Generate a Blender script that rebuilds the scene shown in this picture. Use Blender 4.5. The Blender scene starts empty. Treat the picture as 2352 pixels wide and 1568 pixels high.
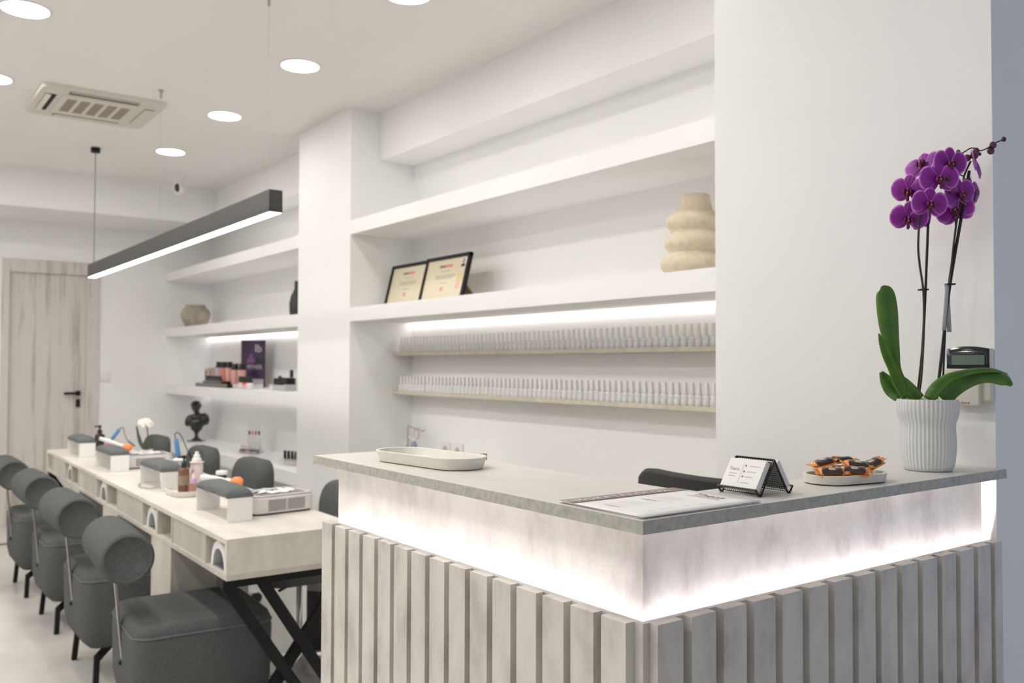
import bpy, bmesh, math, random
from mathutils import Vector, Matrix, noise
random.seed(7)
S = bpy.context.scene
COL = S.collection
PI = math.pi

# ------------------------------------------------------------------ camera
yaw, pitch, roll = 0.6385, 0.0262, 0.0027
F = Vector((math.sin(yaw)*math.cos(pitch), math.cos(yaw)*math.cos(pitch), math.sin(pitch)))
R0 = Vector((math.cos(yaw), -math.sin(yaw), 0)); U0 = R0.cross(F)
RT = R0*math.cos(roll) + U0*math.sin(roll); UP = -R0*math.sin(roll) + U0*math.cos(roll)
cam = bpy.data.cameras.new('camera'); camo = bpy.data.objects.new('camera', cam); COL.objects.link(camo)
M = Matrix((RT, UP, -F)).transposed().to_4x4(); M.translation = Vector((-0.8432, -0.8451, 1.3056))
camo.matrix_world = M
cam.sensor_width = 36; cam.lens = 2041.5*36/2352; cam.clip_start = 0.05
cam.dof.use_dof = True; cam.dof.focus_distance = 1.48; cam.dof.aperture_fstop = 5.6
S.camera = camo
# ------------------------------------------------------------------ look
S.view_settings.view_transform = 'Standard'; S.view_settings.look = 'None'
S.view_settings.gamma = 1; S.view_settings.use_curve_mapping = False
S.view_settings.exposure = 0.56
cy = S.cycles
cy.use_denoising = True
cy.max_bounces = 8; cy.diffuse_bounces = 5; cy.glossy_bounces = 4; cy.transmission_bounces = 6
cy.sample_clamp_indirect = 6; cy.caustics_reflective = False; cy.caustics_refractive = False
# ------------------------------------------------------------------ daylight outside the shop front
W = bpy.data.worlds.new('world'); S.world = W; W.use_nodes = True
bg = W.node_tree.nodes['Background']; bg.inputs[0].default_value = (0.5, 0.66, 1.0, 1); bg.inputs[1].default_value = .55
# strengths of the room's own lamps
DOWN = 60.0; LEDS = 98.0; SHELF = 3.4; PEND = 4.0; UPL = 3.2
WARM = (1.0, 0.97, 0.93)

# ------------------------------------------------------------------ materials
def mat(name, col, rough=0.5, metal=0.0, **k):
    m = bpy.data.materials.new(name); m.use_nodes = True
    p = m.node_tree.nodes['Principled BSDF']
    p.inputs['Base Color'].default_value = (*col, 1); p.inputs['Roughness'].default_value = rough
    p.inputs['Metallic'].default_value = metal
    if 'spec' in k: p.inputs['Specular IOR Level'].default_value = k['spec']
    if 'trans' in k: p.inputs['Transmission Weight'].default_value = k['trans']
    if 'alpha' in k: p.inputs['Alpha'].default_value = k['alpha']
    if 'coat' in k: p.inputs['Coat Weight'].default_value = k['coat']
    if 'sss' in k:
        p.inputs['Subsurface Weight'].default_value = k['sss']; p.inputs['Subsurface Radius'].default_value = (.01, .006, .01)
    return m
def nodes(m): return m.node_tree.nodes, m.node_tree.links, m.node_tree.nodes['Principled BSDF']
def noisy(m, c1, c2, scale, stretch=(1, 1, 1), detail=6, lo=0.35, hi=0.65, bump=0.0, bscale=None, third=None):
    n, l, p = nodes(m)
    tc = n.new('ShaderNodeTexCoord'); mp = n.new('ShaderNodeMapping'); mp.inputs['Scale'].default_value = stretch
    nt = n.new('ShaderNodeTexNoise'); nt.inputs['Scale'].default_value = scale; nt.inputs['Detail'].default_value = detail
    nt.inputs['Roughness'].default_value = .62
    cr = n.new('ShaderNodeValToRGB'); cr.color_ramp.elements[0].position = lo; cr.color_ramp.elements[1].position = hi
    cr.color_ramp.elements[0].color = (*c1, 1); cr.color_ramp.elements[1].color = (*c2, 1)
    if third:
        e = cr.color_ramp.elements.new((lo+hi)/2); e.color = (*third, 1)
    l.new(tc.outputs['Object'], mp.inputs['Vector']); l.new(mp.outputs[0], nt.inputs['Vector'])
    l.new(nt.outputs['Fac'], cr.inputs[0]); l.new(cr.outputs[0], p.inputs['Base Color'])
    if bump:
        n2 = n.new('ShaderNodeTexNoise'); n2.inputs['Scale'].default_value = bscale or scale*3; n2.inputs['Detail'].default_value = 4
        b = n.new('ShaderNodeBump'); b.inputs['Strength'].default_value = bump; b.inputs['Distance'].default_value = .002
        l.new(tc.outputs['Object'], n2.inputs['Vector']); l.new(n2.outputs['Fac'], b.inputs['Height']); l.new(b.outputs[0], p.inputs['Normal'])
    return m
def emit(name, col, s):
    m = bpy.data.materials.new(name); m.use_nodes = True; n = m.node_tree.nodes; n.clear()
    e = n.new('ShaderNodeEmission'); o = n.new('ShaderNodeOutputMaterial')
    e.inputs[0].default_value = (*col, 1); e.inputs[1].default_value = s
    m.node_tree.links.new(e.outputs[0], o.inputs[0]); return m

PAINT = noisy(mat('wall paint', (.8, .79, .765), .55, spec=.25), (.855, .85, .84), (.87, .865, .855), 3)
CEILP = mat('ceiling paint', (.85, .84, .82), .8, spec=.15)
LAM = noisy(mat('washed concrete laminate', (.6, .57, .52), .42, spec=.35), (.45, .415, .385), (.66, .63, .58), 13, (1, 1, .5), 13, .33, .60, .12, 160, third=(.59, .555, .51))
LAMTOP = noisy(mat('concrete laminate top', (.6, .57, .52), .38, spec=.4), (.60, .575, .53), (.69, .665, .62), 6, (1, .5, 1), 8, .3, .65, .08, 160)
LAMEDGE = noisy(mat('concrete edge band', (.5, .49, .44), .5, spec=.3), (.33, .325, .29), (.47, .46, .41), 80, (1, 1, 1), 8, .3, .6)
TLAM = noisy(mat('pale washed wood laminate', (.7, .66, .6), .42, spec=.35), (.58, .54, .48), (.73, .69, .63), 6, (1.6, .5, 1), 7, .3, .65)
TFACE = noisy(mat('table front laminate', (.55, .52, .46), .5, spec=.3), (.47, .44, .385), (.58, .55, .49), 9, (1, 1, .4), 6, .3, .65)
DOORM = noisy(mat('whitewashed wood', (.68, .64, .6), .5), (.37, .325, .285), (.63, .595, .56), 5.5, (3.2, 1, .2), 9, .32, .50)
FLOORM = noisy(mat('pale stone floor', (.6, .57, .52), .28, spec=.5), (.56, .54, .505), (.68, .66, .62), 1.6, (1, 1, 1), 7, .35, .65)
FAB = noisy(mat('grey felt fabric', (.13, .14, .14), .95, spec=.1), (.076, .079, .080), (.13, .134, .134), 260, (1, 1, 1), 3, .3, .7, .5, 420)
FAB2 = noisy(mat('charcoal cushion fabric', (.14, .15, .15), .9, spec=.15), (.10, .107, .108), (.17, .178, .178), 200, (1, 1, 1), 3, .3, .7, .4, 300)
BLK = mat('black powder coated metal', (.010, .010, .011), .5, spec=.25)
LAMPB = noisy(mat('dark anodised housing', (.05, .05, .048), .5, spec=.4), (.042, .042, .04), (.055, .055, .053), 60)
PLB = mat('black plastic', (.012, .012, .012), .35)
GLOSSB = mat('glossy black', (.006, .006, .007), .12, coat=.5)
WHM = mat('white enamel metal', (.82, .82, .8), .3)
WHP = mat('white plastic', (.8, .79, .77), .35)
CREAM = mat('cream plastic', (.70, .665, .58), .45)
CHR = mat('chrome', (.8, .8, .8), .12, 1)
GREYM = mat('grey metal', (.45, .44, .42), .4, .6)
STONE = noisy(mat('cast stone', (.68, .655, .59), .75, spec=.2), (.70, .68, .62), (.76, .74, .68), 40, bump=.15, bscale=300)
CERW = noisy(mat('matt white ceramic', (.72, .73, .71), .5), (.67, .685, .675), (.71, .72, .71), 20)
VASE = noisy(mat('sandy cream ceramic', (.70, .6, .45), .8, spec=.15), (.62, .52, .38), (.74, .645, .5), 35, (1, 1, 1), 6, .25, .6, .2, 200)
POTG = noisy(mat('weathered clay', (.4, .36, .29), .85, spec=.1), (.30, .265, .21), (.50, .455, .375), 9, (1, 1, 1), 6, .3, .65)
GLASS = mat('clear acrylic', (.9, .92, .92), .08, alpha=.28)
PANE = mat('window glass', (.9, .95, 1), .02, alpha=.12)
PAPER = mat('white paper', (.82, .80, .785), .6)
INK = mat('grey ink', (.42, .40, .38), .7)
INKB = mat('dark ink', (.05, .045, .04), .7)
EDISC = emit('downlight diffuser', WARM, DOWN*.5); EDISC2 = emit('downlight diffuser', WARM, DOWN*1.32)
ELED = emit('led strip', (.97, .93, 1.0), LEDS)
EUP = emit('uplight led', (1.0, .965, .94), UPL)
ESH = emit('shelf led', (1.0, .965, .95), SHELF)
EPEND = emit('pendant diffuser', (1.0, .975, .93), PEND)

# ------------------------------------------------------------------ mesh helpers
class B:
    def __init__(s): s.bm = bmesh.new(); s.mi = 0
    def _f(s, vs):
        try:
            f = s.bm.faces.new(vs); f.material_index = s.mi; return f
        except ValueError: return None
    def box(s, x0, x1, y0, y1, z0, z1):
        v = [s.bm.verts.new((x, y, z)) for z in (z0, z1) for y in (y0, y1) for x in (x0, x1)]
        for q in ((0, 2, 3, 1), (4, 5, 7, 6), (0, 1, 5, 4), (2, 6, 7, 3), (0, 4, 6, 2), (1, 3, 7, 5)): s._f([v[i] for i in q])
        return s
    def obox(s, c, hx, hy, hz, m3):
        c = Vector(c); v = [s.bm.verts.new(c + m3 @ Vector((a*hx, b*hy, d*hz))) for d in (-1, 1) for b in (-1, 1) for a in (-1, 1)]
        for q in ((0, 2, 3, 1), (4, 5, 7, 6), (0, 1, 5, 4), (2, 6, 7, 3), (0, 4, 6, 2), (1, 3, 7, 5)): s._f([v[i] for i in q])
        return s
    def bar(s, p0, p1, w, t, side=(0, 1, 0)):
        p0, p1 = Vector(p0), Vector(p1); d = (p1-p0); L = d.length; d.normalize()
        sd = Vector(side); sd = (sd - d*sd.dot(d)).normalized(); n = d.cross(sd)
        return s.obox((p0+p1)/2, n and w/2, t/2, L/2, Matrix((n, sd, d)).transposed())
    def loop(s, pts): return [s.bm.verts.new(p) for p in pts]
    def skin(s, loops, cap0=True, cap1=True, closed=True):
        n = len(loops[0])
        for a, b in zip(loops, loops[1:]):
            for i in range(n if closed else n-1):
                j = (i+1) % n; s._f([a[i], a[j], b[j], b[i]])
        if cap0: s._f(list(reversed(loops[0])))
        if cap1: s._f(loops[-1])
        return s
    def lathe(s, prof, c=(0, 0, 0), seg=24, rf=None, cap=True):
        L = []
        for (r, z) in prof:
            L.append(s.loop([(c[0]+(rf(r, z, 2*PI*i/seg) if rf else r)*math.cos(2*PI*i/seg), c[1]+(rf(r, z, 2*PI*i/seg) if rf else r)*math.sin(2*PI*i/seg), c[2]+z) for i in range(seg)]))
        return s.skin(L, cap, cap)
    def cyl(s, p0, p1, r0, r1=None, seg=16):
        return s.tube([p0, p1], [r0, r0 if r1 is None else r1], seg)
    def tube(s, pts, rad, seg=8):
        pts = [Vector(p) for p in pts]; rad = rad if isinstance(rad, (list, tuple)) else [rad]*len(pts)
        t = [(pts[min(i+1, len(pts)-1)]-pts[max(i-1, 0)]).normalized() for i in range(len(pts))]
        ref = Vector((0, 0, 1)) if abs(t[0].z) < .9 else Vector((1, 0, 0))
        a = t[0].cross(ref).normalized(); L = []
        for p, d, r in zip(pts, t, rad):
            a = (a - d*a.dot(d)).normalized(); b = d.cross(a)
            L.append(s.loop([p + (a*math.cos(2*PI*i/seg)+b*math.sin(2*PI*i/seg))*r for i in range(seg)]))
        return s.skin(L)
    def prism(s, poly, z0, z1, top=None):
        return s.skin([s.loop([(x, y, z0) for x, y in poly]), s.loop([(x, y, z1) for x, y in (top or poly)])])
    def ball(s, c, rx, ry=None, rz=None, seg=14, rings=8, m3=None):
        ry = ry or rx; rz = rz or rx; c = Vector(c); m3 = m3 or Matrix.Identity(3); L = []
        for k in range(1, rings):
            th = PI*k/rings
            L.append(s.loop([c + m3 @ Vector((rx*math.sin(th)*math.cos(2*PI*i/seg), ry*math.sin(th)*math.sin(2*PI*i/seg), -rz*math.cos(th))) for i in range(seg)]))
        s.skin(L, False, False)
        a = s.bm.verts.new(c + m3 @ Vector((0, 0, -rz))); b = s.bm.verts.new(c + m3 @ Vector((0, 0, rz)))
        for i in range(seg):
            j = (i+1) % seg; s._f([a, L[0][j], L[0][i]]); s._f([b, L[-1][i], L[-1][j]])
        return s
    def grid(s, fn, nu, nv):
        L = [s.loop([fn(i/(nu-1), j/(nv-1)) for j in range(nv)]) for i in range(nu)]
        return s.skin(L, False, False, False)
def obj(name, b, m, parent=None, bev=0, smooth=True, loc=None, ang=40, solid=0, sub=0):
    me = bpy.data.meshes.new(name)
    bmesh.ops.recalc_face_normals(b.bm, faces=b.bm.faces[:]) if not solid else None
    b.bm.to_mesh(me); b.bm.free()
    for mm in (m if isinstance(m, (list, tuple)) else [m]): me.materials.append(mm)
    if smooth:
        for p in me.polygons: p.use_smooth = True
        me.set_sharp_from_angle(angle=math.radians(ang))
    o = bpy.data.objects.new(name, me); COL.objects.link(o)
    if parent: o.parent = parent
    if loc: o.location = loc
    if solid:
        q = o.modifiers.new('solid', 'SOLIDIFY'); q.thickness = solid; q.offset = 0
    if bev:
        q = o.modifiers.new('bevel', 'BEVEL'); q.width = bev; q.segments = 4 if bev > .01 else 2; q.limit_method = 'ANGLE'; q.harden_normals = True
    if sub:
        q = o.modifiers.new('sub', 'SUBSURF'); q.levels = q.render_levels = sub
    return o
def tag(o, label, cat, group=None):
    o['label'] = label; o['category'] = cat
    if group: o['group'] = group
    return o
def thing(name, label, cat, loc=(0, 0, 0), rz=0, group=None):
    o = bpy.data.objects.new(name, None); COL.objects.link(o); o.location = loc; o.rotation_euler = (0, 0, rz); o.empty_display_size = .05
    return tag(o, label, cat, group)
def struct(name, b, m, bev=0):
    o = obj(name, b, m, None, bev, smooth=bool(bev)); o['kind'] = 'structure'; return o
def dup(root, loc=None, rz=None, label=None, group=None, scale=None):
    r = root.copy(); COL.objects.link(r)
    if loc is not None: r.location = loc
    if rz is not None: r.rotation_euler = (0, 0, rz)
    if label: r['label'] = label
    if group: r['group'] = group
    if scale: r.scale = (scale,)*3
    for ch in list(root.children):
        c = ch.copy(); COL.objects.link(c); c.parent = r
        for g in ch.children:
            d = g.copy(); COL.objects.link(d); d.parent = c
    return r
def text(name, body, size, m, parent, loc, rot, sx=1.0, align='CENTER', ext=.0002, spacing=1.0, thin=0.0):
    cu = bpy.data.curves.new(name, 'FONT'); cu.body = body; cu.size = size; cu.align_x = align; cu.align_y = 'CENTER'; cu.extrude = ext; cu.space_character = spacing; cu.offset = -thin*size
    t = bpy.data.objects.new(name, cu); COL.objects.link(t); bpy.context.view_layer.update()
    me = bpy.data.meshes.new_from_object(t.evaluated_get(bpy.context.evaluated_depsgraph_get()))
    bpy.data.objects.remove(t); me.materials.clear(); me.materials.append(m)
    o = bpy.data.objects.new(name, me); COL.objects.link(o); o.parent = parent; o.location = loc; o.rotation_euler = rot; o.scale = (sx, 1, 1)
    return o
def rrect(x0, x1, y0, y1, r, n=6):
    P = []
    for cx, cy_, a in ((x1-r, y0+r, -90), (x1-r, y1-r, 0), (x0+r, y1-r, 90), (x0+r, y0+r, 180)):
        for i in range(n+1):
            t = math.radians(a+90*i/n); P.append((cx+r*math.cos(t), cy_+r*math.sin(t)))
    return P
def crom(P, n=6):
    P = [Vector(p) for p in P]; Q = [P[0]*2-P[1]]+P+[P[-1]*2-P[-2]]; out = []
    for i in range(1, len(Q)-2):
        for k in range(n):
            t = k/n; a, b, c, d = Q[i-1], Q[i], Q[i+1], Q[i+2]
            out.append(.5*((2*b)+(c-a)*t+(2*a-5*b+4*c-d)*t*t+(3*b-a-3*c+d)*t*t*t))
    out.append(P[-1]); return out

# ------------------------------------------------------------------ room shell
HC = 2.757; XB = 1.802; XF = 1.395; YE = 7.338
struct('floor', B().box(-3.0, 3.4, -3.6, 7.6, -.12, 0), FLOORM)
struct('trim_1', B().box(-3.0, 1.39, 6.50, 6.54, 0, .006), mat('brown threshold strip', (.16, .12, .08), .5))
struct('ceiling', B().box(-3.0, 3.4, -3.6, 7.6, HC, HC+.12), CEILP)
struct('wall_back', B().box(-3.0, .115, YE, YE+.12, 0, HC).box(.115, .845, YE, YE+.12, 2.155, HC).box(.845, 2.0, YE, YE+.12, 0, HC), PAINT)
struct('wall_right', B().box(XB, XB+.15, .747, YE, 0, HC), PAINT)
struct('wall_left', B().box(-3.1, -3.0, -3.6, 7.6, 0, HC), PAINT)
struct('wall_middle_column', B().box(XF, XB, 3.698, 4.423, 0, HC), PAINT)
struct('wall_near_column', B().box(1.02, 3.4, .02, .747, 0, HC), PAINT)
struct('wall_front', B().box(-3.0, -2.6, -2.3, -2.2, 0, HC).box(-1.3, 3.4, -2.3, -2.2, 0, HC).box(-2.6, -1.3, -2.3, -2.2, 2.4, HC).box(-2.6, -1.3, -2.3, -2.2, 0, .1), PAINT)
w = struct('window_1', B().box(-2.6, -1.3, -2.27, -2.26, .1, 2.4), PANE)
f = obj('window_frame', B().box(-2.6, -2.54, -2.3, -2.22, .1, 2.4).box(-1.36, -1.3, -2.3, -2.22, .1, 2.4).box(-2.54, -1.36, -2.3, -2.22, 2.34, 2.4).box(-2.54, -1.36, -2.3, -2.22, .1, .16), BLK, w)
# ceiling bulkheads in the two niches and the beam across the far end
struct('ceiling_bulkhead_near', B().box(1.584, XB, .747, 3.698, 2.478, HC), PAINT)
struct('ceiling_bulkhead_far', B().box(1.584, XB, 4.423, 6.58, 2.478, HC), PAINT)
struct('ceiling_beam', B().box(-3.0, XB, 6.58, YE, 2.47, HC), PAINT)
# built in shelves of the niches
def shelf(y0, y1, z0, z1, label, x0=XF, grp=None):
    return tag(obj('wall_shelf', B().box(x0, XB, y0, y1, z0, z1), PAINT, smooth=False), label, 'shelf', grp)
shelf(.747, 3.698, 2.0365, 2.115, 'upper thick white shelf spanning the large niche, nothing on it')
shelf(.747, 3.698, 1.546, 1.624, 'thick white shelf carrying the certificates and the cream vase')
shelf(4.423, YE, 2.0365, 2.115, 'upper empty white shelf in the far niche behind the pendant lamp')
shelf(4.423, YE, 1.543, 1.62, 'thick white shelf carrying the clay jar and the black bottle')
shelf(4.423, YE, 1.045, 1.125, 'thick white shelf carrying the pink bottles and black displays')
shelf(4.423, YE, .541, .6275, 'low white shelf in the far niche with the black bust')
def ledstrip(y0, y1, x, z, label, up=False, h=.018):
    t = thing('led_strip', label, 'led strip', (x, (y0+y1)/2, z)); L = (y1-y0)/2
    obj('profile', B().box(.010, .014, -L, L, -h, 0) if not up else B().box(-.010, .010, -L, L, 0, .004), GREYM, t, smooth=False)
    obj('diffuser', B().box(-.008, .010, -L, L, -h, -.001) if not up else B().box(-.008, .008, -L, L, .004, .008), ESH if not up else EUP, t, smooth=False)
ledstrip(.76, 3.69, 1.787, 1.5455, 'glowing led strip under the certificate shelf above the bottle racks')
ledstrip(4.43, 7.33, 1.787, 1.5425, 'glowing led strip under the clay jar shelf in the far niche')
ledstrip(4.43, 7.33, 1.785, 1.0445, 'led strip behind the bust under the display shelf', h=.012)

for a_, b_, z_, nm in ((.76, 3.69, 2.115, 'uplighting led strip at the back of the upper shelf in the large niche'), (.76, 3.69, 1.624, 'uplighting led strip behind the certificates and the vase'),
                     (4.43, 6.57, 2.115, 'uplighting led strip at the back of the upper shelf in the far niche'), (4.43, 7.33, 1.62, 'uplighting led strip behind the clay jar')):
    ledstrip(a_, b_, 1.79, z_, nm, True)
# door in the end wall
d = struct('door_1', B().box(.17, .745, YE+.02, YE+.06, 0, 2.05), DOORM)
h = obj('door_handle', B().box(-.018, .018, -.012, 0, -.02, .02).tube([(0, -.01, 0), (0, -.05, 0)], .009, 10).box(-.115, .012, -.058, -.042, -.011, .011).box(-.017, .017, -.01, 0, -.118, -.05), BLK, d, .002, loc=(.69, YE+.02, 1.057))
fr = struct('trim_2', B().box(.115, .17, YE-.015, YE+.07, 0, 2.155).box(.745, .845, YE-.015, YE+.07, 0, 2.155).box(.17, .745, YE-.015, YE+.02, 2.05, 2.155), DOORM, .003)
t = thing('light_switch', 'square white light switch on the end wall right of the door', 'light switch', (.895, YE, 1.194))
obj('plate', B().box(-.04, .04, -.01, 0, -.042, .042), WHP, t, .003); obj('rocker', B().box(-.024, .024, -.014, -.008, -.026, .026), WHP, t, .002)

# ------------------------------------------------------------------ ceiling fittings
def downlight(x, y, label, grp='round recessed ceiling lights'):
    t = thing('downlight', label, 'ceiling light', (x, y, HC), 0, grp)
    P = [(.089, -.001), (.089, -.006), (.098, -.006), (.102, 0), (.089, -.001)]
    obj('trim_ring', B().lathe(P[:4], seg=40, cap=False), WHP, t, ang=60)
    obj('diffuser', B().lathe([(.088, -.004), (.088, 0)], seg=40), EDISC if x > 0 else EDISC2, t)
    return t
lab = {(0.88, 2.167): 'round recessed ceiling light cut by the top edge of the picture',
       (0.88, 3.21): 'large round recessed ceiling light nearest in the row beside the pendant lamp',
       (0.88, 4.30): 'round recessed ceiling light, middle one right of the air conditioner',
       (0.88, 5.40): 'round recessed ceiling light closest to the security camera',
       (-.30, 3.235): 'round recessed ceiling light in the top left corner of the picture',
       (-.30, 4.33): 'round recessed ceiling light at the left edge beside the air conditioner'}
for x, ys in ((.88, (1.07, 2.167, 3.21, 4.30, 5.40)), (-.30, (1.07, 2.167, 3.235, 4.33, 5.42)), (-1.48, (-.03, 1.07, 2.167, 3.235, 4.33, 5.42)), (-2.5, (1.07, 3.235, 5.42))):
    for y in ys:
        downlight(x, y, lab.get((x, y), 'round recessed ceiling light outside the picture, left of or behind the camera'))
# cassette air conditioner
t = thing('air_conditioner', 'square beige ceiling cassette air conditioner with open louvres', 'air conditioner', (.23, 4.54, HC))
ACM = mat('beige plastic', (.68, .645, .57), .5); DK = mat('dark slot', (.01, .01, .01), .8)
obj('panel', B().prism(rrect(-.31, .31, -.31, .31, .04), -.022, 0, rrect(-.315, .315, -.315, .315, .04)), ACM, t)
g = obj('intake_grille', B().prism(rrect(-.2, .2, -.2, .2, .02), -.027, -.02), ACM, t, .002)
for k in range(5):
    bb = B()
    for q in range(22): bb.box(-.165+k*.068, -.165+k*.068+.048, -.14+q*.0125, -.14+q*.0125+.006, -.0285, -.026)
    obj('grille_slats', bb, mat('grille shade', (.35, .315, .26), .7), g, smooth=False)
for sx, rz in ((0, 0), (1, 90), (2, 180), (3, 270)):
    m3 = Matrix.Rotation(math.radians(rz), 3, 'Z')
    sl = obj('air_slot', B().obox(m3 @ Vector((0, -.25, -.021)), .175, .026, .003, m3), DK, t, smooth=False)
    off, hw_, ang_ = {0: (-.271, .006, 0), 1: (-.25, .025, 0), 2: (-.25, .025, 0), 3: (-.262, .013, -15)}[sx]
    obj('louvre', B().obox(m3 @ Vector((0, off, -.026)), .172, hw_, .0015, m3 @ Matrix.Rotation(math.radians(ang_), 3, 'X')), ACM, sl, smooth=False)
t = thing('security_camera', 'small white ceiling camera with black lens', 'security camera', (1.15, 6.15, HC))
obj('mount', B().lathe([(.055, 0), (.055, -.02), (.035, -.05), (.035, -.06)], seg=20), WHP, t)
obj('body', B().ball((0, 0, -.1), .044, .044, .055), WHP, t); obj('lens', B().ball((-.02, -.034, -.105), .02, .012, .033), GLOSSB, t)
# pendant light
t = thing('pendant_lamp', 'long black linear pendant lamp hanging over the manicure table', 'pendant lamp', (.447, 0, 0))
obj('housing', B().box(-.027, .027, 2.41, 5.66, 1.897, 1.972).box(-.027, -.024, 2.41, 5.66, 1.886, 1.9).box(.024, .027, 2.41, 5.66, 1.886, 1.9).box(-.027, .027, 2.41, 2.414, 1.886, 1.9).box(-.027, .027, 5.656, 5.66, 1.886, 1.9), LAMPB, t, .001)
obj('diffuser', B().box(-.0245, .0245, 2.414, 5.656, 1.885, 1.8975), EPEND, t, smooth=False)
WIRE = mat('steel wire', (.12, .125, .115), .5); THINW = mat('thin bright wire', (.42, .42, .40), .5)
for y, r, cr in ((5.6, .0030, .03), (4.02, .0006, .007), (2.5, .0006, .007)):
    obj('hanging_wire', B().cyl((0, y, 1.97), (0, y, HC), r, seg=6), WIRE if y > 5 else THINW, t)
    obj('canopy', B().lathe([(cr, 0), (cr, -.032)] if y > 5 else [(.012, 0), (.012, -.008), (.006, -.02), (.006, -.045)], (0, y, HC), 20), BLK if y > 5 else GREYM, t)
    obj('wire_clip', B().box(-.012, .012, y-.02, y+.02, 1.97, 1.98), BLK, t, smooth=False)

# ------------------------------------------------------------------ reception counter
t = CT = thing('reception_counter', 'L-shaped reception counter with vertical slats and glowing light gap', 'counter', (0, 0, 0))
H = 1.10; ZS = .954
slab = obj('countertop', B().box(0, .26, 0, 1.0424, H-.019, H), LAMTOP, t, .0012)
bb = B(); bb.box(.2605, 1.0195, 0.0005, .149, H-.0187, H-.0003); obj('countertop', bb, LAMTOP, t, .0012)
obj('edge_band', B().box(-.0012, 0, 0, 1.0424, H-.0188, H-.0004).box(-.0012, .26, -.0012, 0, H-.0188, H-.0004).box(.2605, 1.0195, -.0007, .0005, H-.0186, H-.0006), LAMEDGE, t, smooth=False)
obj('upper_panel', B().box(.05, .066, .05, 1.018, .3, H-.019), LAM, t, smooth=False)
obj('upper_panel', B().box(.066, 1.0195, .05, .066, .3, H-.019), LAM, t, smooth=False)
obj('inner_panel', B().box(.22, .236, .13, 1.018, 0, H-.019).box(.236, 1.0195, .13, .142, 0, H-.019).box(.066, .22, 1.0, 1.018, 0, ZS), LAM, t, smooth=False)
obj('backing_panel', B().box(.0255, .034, .0255, 1.018, .01, ZS), LAM, t, smooth=False)
obj('backing_panel', B().box(.034, 1.0195, .0255, .034, .01, ZS), LAM, t, smooth=False)
obj('return_panel', B().box(.262, .449, 1.0, 1.018, .0, 1.082), LAM, t, smooth=False)
obj('plinth', B().box(.05, 1.0, .06, .09, 0, .08).box(.05, .08, .06, 1.0, 0, .08), BLK, t, smooth=False)
obj('slot_floor', B().box(.034, .05, .034, 1.018, ZS-.068, ZS-.06).box(.05, 1.0195, .034, .05, ZS-.068, ZS-.06), BLK, t, smooth=False)
obj('light_strip', B().box(.036, .048, .036, 1.01, ZS-.0595, ZS-.052), ELED, t, smooth=False)
obj('light_strip', B().box(.048, 1.012, .036, .048, ZS-.0595, ZS-.052), ELED, t, smooth=False)
for k in range(15):
    y0 = .042+k*.0660; obj('slat', B().box(.0095, .0255, y0, y0+.0505, .012, ZS), LAM, t, .0006)
    x0 = .038+k*.0679; obj('slat', B().box(x0, min(x0+.0505, 1.0195), .0095, .0255, .012, ZS), LAM, t, .0006)
# objects on the counter ---------------------------------------------------
def stadium(L, Wd, r, n=12): return rrect(-L/2, L/2, -Wd/2, Wd/2, r, n)
def stone_tray(L, Wd, hh, flare=.008, wall=.007, rr=None):
    rr = rr or Wd/2
    P0 = stadium(L-2*flare, Wd-2*flare, rr-flare); P1 = stadium(L, Wd, rr-.0002); P2 = stadium(L-2*wall, Wd-2*wall, rr-wall); P3 = stadium(L-2*wall-.008, Wd-2*wall-.008, rr-wall-.004)
    b = B(); b.skin([b.loop([(x, y, z) for x, y in P]) for P, z in ((P0, .0015), (P1, hh), (P2, hh), (P3, hh*.35))]); return b
t = thing('oval_tray', 'empty pale stone oval tray on the left arm of the counter', 'tray', (.118, .735, H), math.radians(96))
obj('dish', stone_tray(.30, .118, .024), STONE, t, .0008); obj('base_pad', B().prism(stadium(.272, .09, .0445), 0, .0017), BLK, t)
t = thing('sweets_tray', 'pale stone oval tray holding wrapped chocolates beside the orchid', 'tray', (.574, .073, H), math.radians(-10))
obj('dish', stone_tray(.166, .09, .0165, .003), STONE, t, .0008); obj('base_pad', B().prism(stadium(.155, .08, .0395), 0, .0017), BLK, t)
BRN = mat('brown foil wrapper', (.045, .018, .012), .22, coat=.6); ORG = mat('orange foil wrapper', (.75, .24, .015), .28, coat=.5)
CRM = mat('cream print', (.6, .45, .3), .4)
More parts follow.
